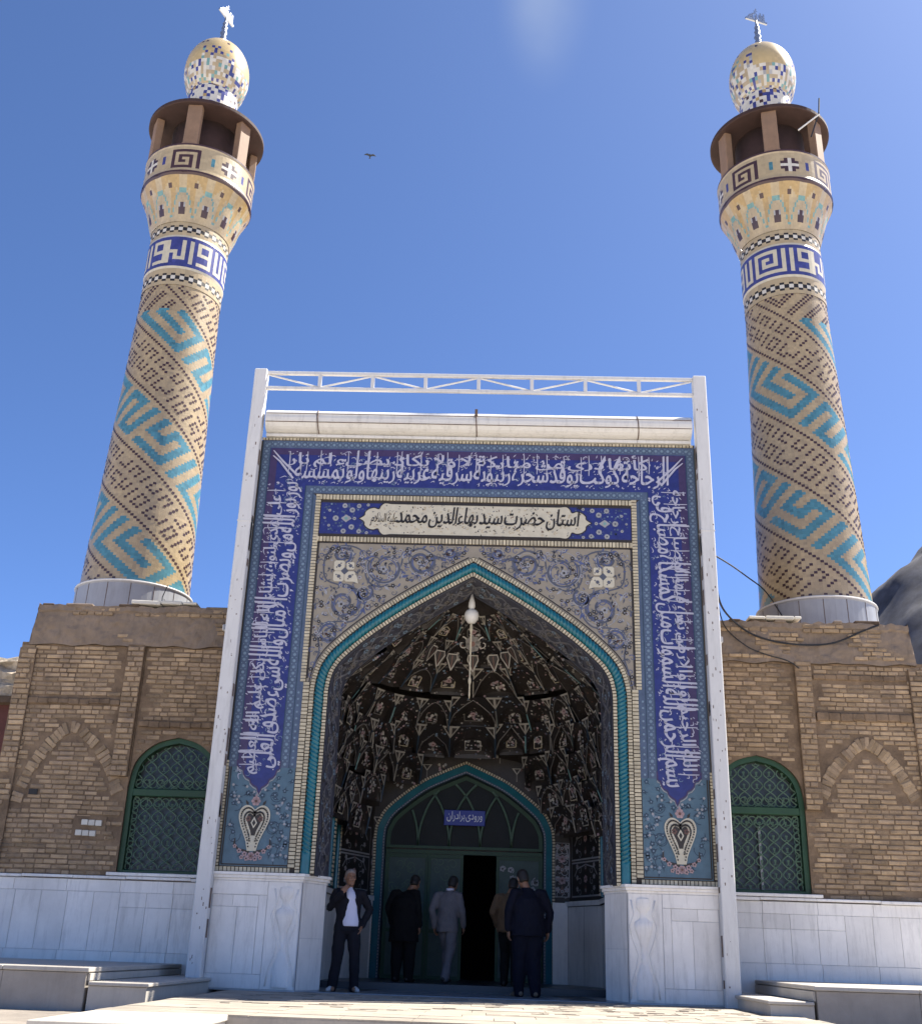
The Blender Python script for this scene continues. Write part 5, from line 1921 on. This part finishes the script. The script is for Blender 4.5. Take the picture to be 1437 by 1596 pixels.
    shell(b, 66, zd, rdm, lambda i, j: ((q.choice(('navytile', 'navytile', 'greytile', 'tealtile')) if pat[(i * 3 + j // 11) % 8][(j + 3) % 11] == '#' and q.random() < .85 else q.choice(('whitetile', 'buffpale')) if i < 9 else 'dome') if i < 12 and (j // 11) % 2 == 0 or i < 7 else 'browntile' if i == 14 and j % 8 == 0 else 'dome'))
    b.build('dome', root, smooth=True)
    b = MB()
    b.lathe([(.13, 19.62), (.11, 19.74), (.06, 19.86), (.075, 19.93), (.05, 19.98), (.085, 20.06), (.05, 20.14), (.07, 20.22), (.04, 20.28), (.06, 20.35), (.03, 20.42), (.025, 20.62)], 'silver', 12)
    fin = b.build('finial', root, smooth=True)
    b = MB()
    vs_, fs_, x0, x1, _ = glyphs('\uFDF2', .02, True)
    sc_ = .44 / (x1 - x0); cx = (x0 + x1) / 2
    for h0 in (0, 1):
        b.add([((x - cx) * sc_, -.025 + .05 * h0, 20.55 + y * sc_ * .95) for x, y in vs_], fs_, 'silver')
    b.box(-.28, .28, -.02, .02, 20.53, 20.58, 'silver')
    b.build('emblem', fin)
    return root


mL = minaret('minaret', 'tall tiled minaret whose finial emblem is seen edge on, above the air bricks', (-6.37, 3.5, 0), rad(-14))
mR = dup(mL, (6.19, 3.5, 0), rad(30))
mR['label'] = 'tall tiled minaret with a thin bent rod sticking out of its balcony'
for m_, a in ((mL, 84), (mR, -10)):
    for c in m_.children:
        if c.name.startswith('finial'):
            for e in c.children:
                if e.name.startswith('emblem'): e.rotation_euler = (0, 0, rad(a))
b = MB()
ir = rad(-30)
def loc_r(x, y, z):
    v = Matrix.Rotation(ir, 3, 'Z') @ Vector((x - 6.19, y - 3.5, 0)); return (v.x, v.y, z)
b.tube([loc_r(6.70, 2.30, 16.2), loc_r(6.93, 2.34, 16.85), loc_r(6.98, 2.36, 17.25)], .016, 'cable', 6)
b.tube([loc_r(6.45, 2.28, 16.35), loc_r(6.92, 2.30, 16.78)], .018, 'sheet', 6)
b.build('bent_rod', mR)

for m_, t_ in ((mL, .5), (mR, -.45)):        # the shafts lean slightly towards each other
    m_.rotation_mode = 'QUATERNION'
    rz_ = m_.rotation_euler.copy()
    m_.rotation_quaternion = Matrix.Rotation(rad(t_), 3, 'Y').to_quaternion() @ rz_.to_quaternion()
    m_['group'] = 'pair of tiled minarets'

# ================================================================== CABLES
def cable(label, pts, r, sag=0):
    pp = catmull([(p[0], p[2]) for p in pts], 8); yy = catmull([(p[1], 0) for p in pts], 8)
    b = MB(); b.tube([(p[0], y[0], p[1]) for p, y in zip(pp, yy)], r, 'cable', 6)
    tag(b.build('cable'), label, 'cable')
cable('thin black cable stretched from the frame post to the minaret with the bent rod', [(3.60, -.05, 6.25), (4.1, 1.0, 6.45), (4.62, 2.2, 6.68), (5.15, 3.1, 6.72), (5.3, 2.75, 6.2), (5.42, 2.55, 5.8)], .012)
cable('thick black cable sagging in a long loop across the plastered parapet', [(3.62, .0, 5.95), (3.80, .5, 5.62), (4.12, .86, 5.42), (4.45, .90, 5.24), (4.97, .90, 5.14), (5.55, .90, 5.17), (6.05, .90, 5.38), (6.3, .9, 5.48)], .016)
cable('thin black cable dropping from the post to the head of the brick pilaster', [(3.62, -.02, 5.7), (3.9, .86, 5.42), (4.2, .90, 5.12), (4.5, .91, 4.98), (4.85, .91, 4.88), (5.02, .90, 4.76)], .009)
b = MB()
b.tube([(-5.05, 1.2, 5.5), (-5.06, 1.2, 5.75), (-5.0, 1.2, 5.95)], .008, 'cable', 5); b.tube([(-5.03, 1.2, 5.72), (-4.93, 1.2, 5.60)], .006, 'cable', 5)
tag(b.build('wire_stub'), 'short bent wire standing up from the parapet beside the leaning left minaret', 'wire')

# ================================================================== BIRD
bd = thing('bird', 'small dark bird gliding high in the blue sky', 'bird', (-5.1, 20, 30.4), rad(10))
bd.scale = (.7, .7, .7)
b = MB()
b.tube([(0, -.16, 0), (0, -.12, .01), (0, -.04, .015), (0, .06, .01), (0, .14, 0), (0, .19, 0)], [.012, .032, .05, .045, .02, .008], 'bird', 10)
b.add([(-.02, .12, 0), (.02, .12, 0), (.06, .27, 0), (0, .24, .006), (-.06, .27, 0)], ((0, 1, 2, 3, 4),), 'bird')
b.tube([(0, -.16, 0), (0, -.20, -.005)], [.012, .002], 'bird', 6)
b.build('body', bd, True)
for s in (-1, 1):
    b = MB()
    top_ = [(s * .03, -.07, .015), (s * .14, -.11, .06), (s * .24, -.06, .075), (s * .36, .06, .06), (s * .24, .05, .06), (s * .13, .05, .045), (s * .03, .07, .01)]
    n = len(top_)
    b.add([Vector(p) + Vector((0, 0, .008)) for p in top_] + [Vector(p) - Vector((0, 0, .004)) for p in top_], [tuple(range(n)), tuple(range(n, 2 * n))] + [(i, (i + 1) % n, n + (i + 1) % n, n + i) for i in range(n)], 'bird')
    b.build('wing', bd)


# ================================================================== PEOPLE
def fuse(mb, name, parent, voxel, smooth=5, wrinkle=0.0, wscale=9.0):
    """one continuous surface out of overlapping lofts"""
    o = mb.build('lofts')
    md = o.modifiers.new('r', 'REMESH'); md.mode = 'VOXEL'; md.voxel_size = voxel; md.use_smooth_shade = True
    sm = o.modifiers.new('s', 'SMOOTH'); sm.iterations = smooth; sm.factor = .5
    me = bpy.data.meshes.new_from_object(o.evaluated_get(bpy.context.evaluated_depsgraph_get()))
    mk = mb.m[0]
    bpy.data.objects.remove(o)
    me.name = name
    me.materials.clear(); me.materials.append(MATS[mk])
    me.polygons.foreach_set('use_smooth', [True] * len(me.polygons))
    if wrinkle:
        for v in me.vertices:
            p = v.co
            k = noise.noise(Vector((p.x * wscale, p.y * wscale, p.z * wscale * .6))) + .6 * noise.noise(Vector((p.x * wscale * 2.2 + 9, p.y * wscale * 2.2, p.z * wscale * 1.6)))
            v.co = p + v.normal * wrinkle * k
    ob = bpy.data.objects.new(name, me); COL.objects.link(ob); ob.parent = parent
    return ob


def person(label, loc, rz, H, c, J):
    D = dict(pelvis=(0, .01, .93), chest=(0, .0, 1.30), neck=(0, .02, 1.475), head=(0, -.015, 1.615),
             Ls=(.185, .02, 1.40), Le=(.25, .06, 1.13), Lw=(.26, -.01, .88), Rs=(-.185, .02, 1.40), Re=(-.25, .06, 1.13), Rw=(-.26, -.01, .88),
             Lh=(.09, .01, .90), Lk=(.105, -.01, .50), La=(.115, .03, .09), Rh=(-.09, .01, .90), Rk=(-.105, -.01, .50), Ra=(-.115, .03, .09), lean=0)
    D.update(J)
    V = {k: Vector(v) for k, v in D.items() if hasattr(v, '__len__')}
    s = H / 1.74
    root = thing('person', label, 'person', loc, rz)
    root.scale = (s, s, s)
    mixv = lambda a, b_, t: a.lerp(b_, t)
    bulk = D.get('bulk', 1.0)
    # --- body: head, neck, trunk, arms, hands, legs in one skin
    b = MB()
    hd = V['head']; tilt = Matrix.Rotation(D.get('nod', 0), 3, 'X') @ Matrix.Rotation(D.get('roll', 0), 3, 'Y')
    turn = Matrix.Rotation(D.get('turn', 0), 3, 'Z') @ tilt
    hb = MB()
    hb.rings([(0, -.045, -.125, .022, .022), (0, -.040, -.115, .042, .045), (0, -.025, -.085, .058, .070), (0, -.012, -.05, .067, .086), (0, .0, -.01, .072, .094), (0, .006, .03, .075, .098), (0, .008, .065, .072, .095), (0, .01, .095, .058, .078), (0, .01, .115, .034, .046), (0, .01, .122, .010, .012)], 'skin', 22)
    hb.limb([(0, -.094, .022), (0, -.112, -.012), (0, -.118, -.028)], [.010, .013, .014], 'skin', 8)           # nose
    hb.limb([(-.030, -.092, .032), (.030, -.092, .032)], [.010, .010], 'skin', 8)       # brow
    hb.limb([(-.02, -.100, -.062), (.02, -.100, -.062)], [.008, .008], 'skin', 8)      # lips
    hb.limb([(-.012, -.086, -.105), (.012, -.086, -.105)], [.016, .016], 'skin', 8)    # chin
    for q in (-1, 1):
        hb.limb([(q * .050, -.068, -.025), (q * .042, -.078, -.03)], [.018, .018], 'skin', 8)
        hb.limb([(q * .077, .012, .028), (q * .082, .018, .0), (q * .076, .008, -.03)], [.012, .013, .009], 'skin', 8)   # ear
    b.add([turn @ Vector(p) + hd for p in hb.v], hb.f, 'skin')
    b.limb([V['neck'] + Vector((0, .01, -.06)), V['neck'], mixv(V['neck'], hd, .55)], [.066, .056, .054], 'skin')
    b.limb([V['pelvis'], V['chest'], V['neck'] - Vector((0, 0, .05))], [.10, .10, .07], 'skin')
    for S_ in 'LR':
        sg = 1 if S_ == 'L' else -1
        b.limb([V[S_ + 's'] + Vector((-sg * .06, 0, 0)), V[S_ + 's'], V[S_ + 'e'], V[S_ + 'w']], [.05, .046, .038, .026], 'skin')
        b.limb([V[S_ + 'h'], V[S_ + 'k'], V[S_ + 'a'] + Vector((0, 0, -.02))], [.075, .048, .036], 'skin')
        b.limb([V[S_ + 'a'] + Vector((0, .01, -.03)), V[S_ + 'a'] + Vector((0, -.11, -.055))], [.036, .03], 'skin')
        # hand: palm, four fingers, thumb
        w = V[S_ + 'w']; dr = D.get(S_ + 'hd'); dr = Vector(dr).normalized() if dr else (w - V[S_ + 'e']).normalized()
        pn = D.get(S_ + 'pn'); pn = Vector(pn).normalized() if pn else Vector((-sg, 0, 0))          # palm faces
        pn = (pn - dr * pn.dot(dr)).normalized(); sd_ = dr.cross(pn).normalized() * (1 if sg < 0 else -1)
        # sd_ points to the thumb side
        if sd_.dot(Vector(D.get(S_ + 'th', (0, -1, 0)))) < 0: sd_ = -sd_
        cu = D.get(S_ + 'curl', .45)
        for k, o_ in enumerate((-.030, -.010, .010, .028)):
            b.limb([w + dr * .005 + sd_ * o_ * .6, w + dr * .055 + sd_ * o_, w + dr * .088 + sd_ * o_ * 1.05], [.015, .016, .012], 'skin', 8)
            L_ = (.060, .074, .080, .072)[k]
            p0 = w + dr * .088 + sd_ * o_ * 1.08; a1 = cu * .7; a2 = cu * 1.6; a3 = cu * 2.3
            p1 = p0 + (dr * math.cos(a1) + pn * math.sin(a1)) * L_ * .46
            p2 = p1 + (dr * math.cos(a2) + pn * math.sin(a2)) * L_ * .32
            p3 = p2 + (dr * math.cos(a3) + pn * math.sin(a3)) * L_ * .22
            b.limb([p0, p1, p2, p3], [.0095, .009, .0082, .0072], 'skin', 8)
        t0 = w + dr * .022 + sd_ * .030 + pn * .006
        b.limb([t0, t0 + (dr * .55 + sd_ * .75 + pn * .25).normalized() * .040, t0 + (dr * .55 + sd_ * .75 + pn * .25).normalized() * .040 + (dr * .9 + sd_ * .25 + pn * .35).normalized() * .034], [.013, .0105, .0085], 'skin', 8)
    fuse(b, 'body', root, .0068, 3)
    # --- hair, eyes
    h = MB()
    if D.get('bald'):
        rr_ = [(0, .035, -.05, .071, .070), (0, .033, -.01, .079, .077), (0, .030, .03, .081, .080), (0, .028, .06, .077, .076), (0, .026, .085, .066, .066)]
        rr_ += [(0, .018, .110, .042, .052), (0, .014, .126, .018, .022)]
    else:
        rr_ = [(0, .04, -.075, .055, .062), (0, .030, -.04, .074, .080), (0, .022, .0, .080, .088), (0, .018, .04, .083, .094), (0, .012, .07, .080, .099), (0, .010, .10, .066, .084), (0, .010, .124, .040, .052), (0, .010, .133, .012, .015)]
    h.rings(rr_, c['hair'], 20)
    h.v = [tuple(turn @ Vector(p) + hd) for p in h.v]
    fuse(h, 'hair', root, .009, 2, .004, 60)
    if D.get('face', True):
        for q in (-1, 1):
            e = MB()
            e.rings([(q * .030, -.091, .006, .002, .002), (q * .030, -.091, .009, .011, .006), (q * .030, -.091, .013, .013, .008), (q * .030, -.091, .017, .010, .006), (q * .030, -.091, .020, .002, .002)], 'hairdark', 10)
            e.v = [tuple(turn @ Vector(p) + hd) for p in e.v]
            e.build('eye', root, True)
    # --- trousers
    b = MB()
    pv = V['pelvis']
    b.rings([(pv.x, pv.y, pv.z - .13, .135 * bulk, .105), (pv.x, pv.y, pv.z - .05, .165 * bulk, .125), (pv.x, pv.y, pv.z + .05, .162 * bulk, .122), (pv.x, pv.y, pv.z + .13, .15 * bulk, .115)], c['legs'], 20)
    for S_ in 'LR':
        hp, kn, an = V[S_ + 'h'], V[S_ + 'k'], V[S_ + 'a']
        b.limb([hp + Vector((0, 0, .02)), mixv(hp, kn, .5), kn, mixv(kn, an, .5), an + Vector((0, 0, -.035))], [.102 * bulk, .094 * bulk, .080 * bulk, .074 * bulk, .074], c['legs'], 14)
    fuse(b, 'trousers', root, .012, 4, .013, 7)
    # --- jacket (and shirt)
    b = MB()
    ch = V['chest']; nk = V['neck']
    bot = D.get('hem', .80)
    pts = []
    def tor(t):           # trunk line from the hem to the neck
        return mixv(Vector((pv.x, pv.y, pv.z)), ch, t) if t <= 1 else mixv(ch, nk, t - 1)
    b.rings([(pv.x + D.get('hemx', 0), pv.y, bot, .190 * bulk, .140 * bulk), (pv.x, pv.y, pv.z, .186 * bulk, .140 * bulk), (*tor(.45), .178 * bulk, .132 * bulk), (*tor(.8), .192 * bulk, .138 * bulk), (*tor(1.0), .198, .138 * bulk), (*tor(1.45), .195, .118), (*tor(1.72), .15, .092), (*tor(1.92), .078, .070), (*tor(2.06), .066, .064)], c['top'], 24)
    for S_ in 'LR':
        sg = 1 if S_ == 'L' else -1
        sh, el, wr = V[S_ + 's'], V[S_ + 'e'], V[S_ + 'w']
        b.limb([sh + Vector((-sg * .05, 0, -.005)), sh, mixv(sh, el, .5), el, mixv(el, wr, .55), mixv(el, wr, .95)], [.066, .074, .066, .060, .054, .049], c['top'], 14)
    fuse(b, 'jacket', root, .0115, 4, .013, 8)
    if c.get('shirt'):
        b = MB()
        ox = D.get('shx', 0.0); w_ = D.get('shw', .075)
        b.rings([(pv.x + ox * 1.3, pv.y - .100, pv.z - .015, w_ * 1.15, .066), (pv.x + ox * 1.2, pv.y - .100, pv.z + .06, w_ * 1.2, .07), (*(tor(.5) + Vector((ox, -.092, 0))), w_, .066), (*(tor(.85) + Vector((ox * .8, -.085, 0))), w_ * .92, .070), (*(tor(1.2) + Vector((ox * .6, -.088, 0))), w_ * .84, .070), (*(tor(1.6) + Vector((ox * .3, -.072, 0))), w_ * .66, .064), (*(tor(1.86) + Vector((0, -.045, 0))), .048, .056), (*(tor(2.05) + Vector((0, -.016, 0))), .046, .05)], c['shirt'], 18)
        fuse(b, 'shirt', root, .009, 3, .004, 16)
    elif c.get('collar'):
        b = MB(); k = tor(2.02)
        b.rings([(k.x, k.y, k.z - .02, .066, .066), (k.x, k.y, k.z + .03, .068, .068), (k.x, k.y, k.z + .035, .060, .060)], c['collar'], 18); b.build('collar', root, True)
    for S_ in 'LR':
        an = V[S_ + 'a']; b = MB()
        td = Matrix.Rotation(D.get(S_ + 'toe', (-.25 if S_ == 'R' else .25)), 3, 'Z')
        P = [(0, .055, .045), (0, .02, .050), (0, -.06, .042), (0, -.13, .030), (0, -.165, .026)]
        b.limb([an * 1 + td @ Vector((p[0], p[1], p[2] - an.z + D.get(S_ + 'lift', 0))) for p in P], [.036, .041, .042, .036, .026], c['shoe'], 12)
        fz = MB(); fz.v, fz.f, fz.m, fz.t = b.v, b.f, b.m, b.t
        fuse(fz, 'shoe', root, .009, 2)
    return root


person('grey haired man in open dark suit and white shirt raising a hand to his mouth', (-1.63, .62, 0), rad(10), 1.60,
       dict(hair='hairgrey', top='suitdark', legs='suitdark', shoe='shoewhite', shirt='shirt'),
       dict(Re=(-.285, .03, 1.17), Rw=(-.125, -.215, 1.385), Rhd=(.55, -.05, .75), Rpn=(.35, .75, -.15), Rcurl=.55, Rth=(0, .2, 1),
            Le=(.33, .10, 1.16), Lw=(.22, -.03, .92), Lhd=(-.3, -.2, -.9), Lk=(.135, -.03, .50), La=(.155, .01, .09), Rk=(-.125, -.02, .50), Ra=(-.165, .01, .09),
            Lh=(.095, .0, .9), Rh=(-.095, .0, .9), hem=.84, bulk=1.06, shx=.03, shw=.105, turn=rad(14), nod=rad(-5), Rtoe=-.5, Ltoe=.35))
person('man in a light grey suit seen from behind walking toward the dark doorway', (-.30, 2.6, .10), rad(164), 1.60,
       dict(hair='hairdark', top='suitgrey', legs='suitgrey', shoe='shoe', collar='shirt'),
       dict(face=False, Lk=(.06, -.20, .53), La=(.05, -.16, .10), Rk=(-.07, .04, .50), Ra=(-.06, .24, .13), hem=.80, nod=rad(24), roll=rad(-8), head=(-.05, -.08, 1.585), neck=(-.02, -.02, 1.47), Le=(.25, .10, 1.14), Lw=(.24, -.02, .88), Re=(-.25, .0, 1.13), Rw=(-.24, -.14, .90), Rlift=.03))
person('figure all in black bowing slightly beside the closed door leaf', (-.98, 2.7, .10), rad(165), 1.62,
       dict(hair='hairdark', top='clothblack', legs='clothblack', shoe='shoe'),
       dict(face=False, bulk=1.36, head=(-.12, -.11, 1.57), neck=(-.06, -.05, 1.45), nod=rad(30), hem=.62, Le=(.30, .02, 1.14), Lw=(.26, -.1, .9)))
person('man in a tan jacket and dark trousers half hidden by the man in navy', (.66, 2.2, .10), rad(166), 1.58,
       dict(hair='hairdark', top='tan', legs='clothblack', shoe='shoe'),
       dict(face=False, bulk=1.10, nod=rad(24), head=(-.04, -.09, 1.58), neck=(0, -.03, 1.46), hem=.84, Re=(-.29, .05, 1.12), Le=(.27, .08, 1.14), Lw=(.24, -.10, .93), Lk=(.10, -.14, .52), La=(.10, -.08, .10)))
person('broad man in a navy suit and tan shoes seen from behind at the doorway', (.90, 1.08, 0), rad(198), 1.73,
       dict(hair='hairdark', top='navy', legs='navy', shoe='shoetan'),
       dict(face=False, bulk=1.38, nod=rad(26), roll=rad(7), head=(.04, -.11, 1.59), neck=(.01, -.045, 1.46), chest=(.0, -.03, 1.30), hem=.80, Ls=(.205, .03, 1.39), Rs=(-.205, .03, 1.39), Le=(.315, .06, 1.13), Lw=(.30, .02, .88), Re=(-.325, .05, 1.13), Rw=(-.31, .0, .88), Lk=(.10, -.05, .5), La=(.11, -.06, .09), Rk=(-.085, .02, .5), Ra=(-.085, .10, .09)))

for o in S.objects:
    if o.parent is None and 'category' in o.keys():
        g = {'person': 'men at the entrance', 'cable': 'loose cables by the frame post', 'coping': 'coping stones on the parapets', 'walkway': 'raised walkways along the wings', 'step': 'low end steps beside the forecourt'}.get(o['category'])
        if o.name.startswith('brick_wing'): g = 'brick wings flanking the portal'
        if o.name.startswith('wall_lamp'): g = 'box lamps on the parapets'
        if g: o['group'] = g
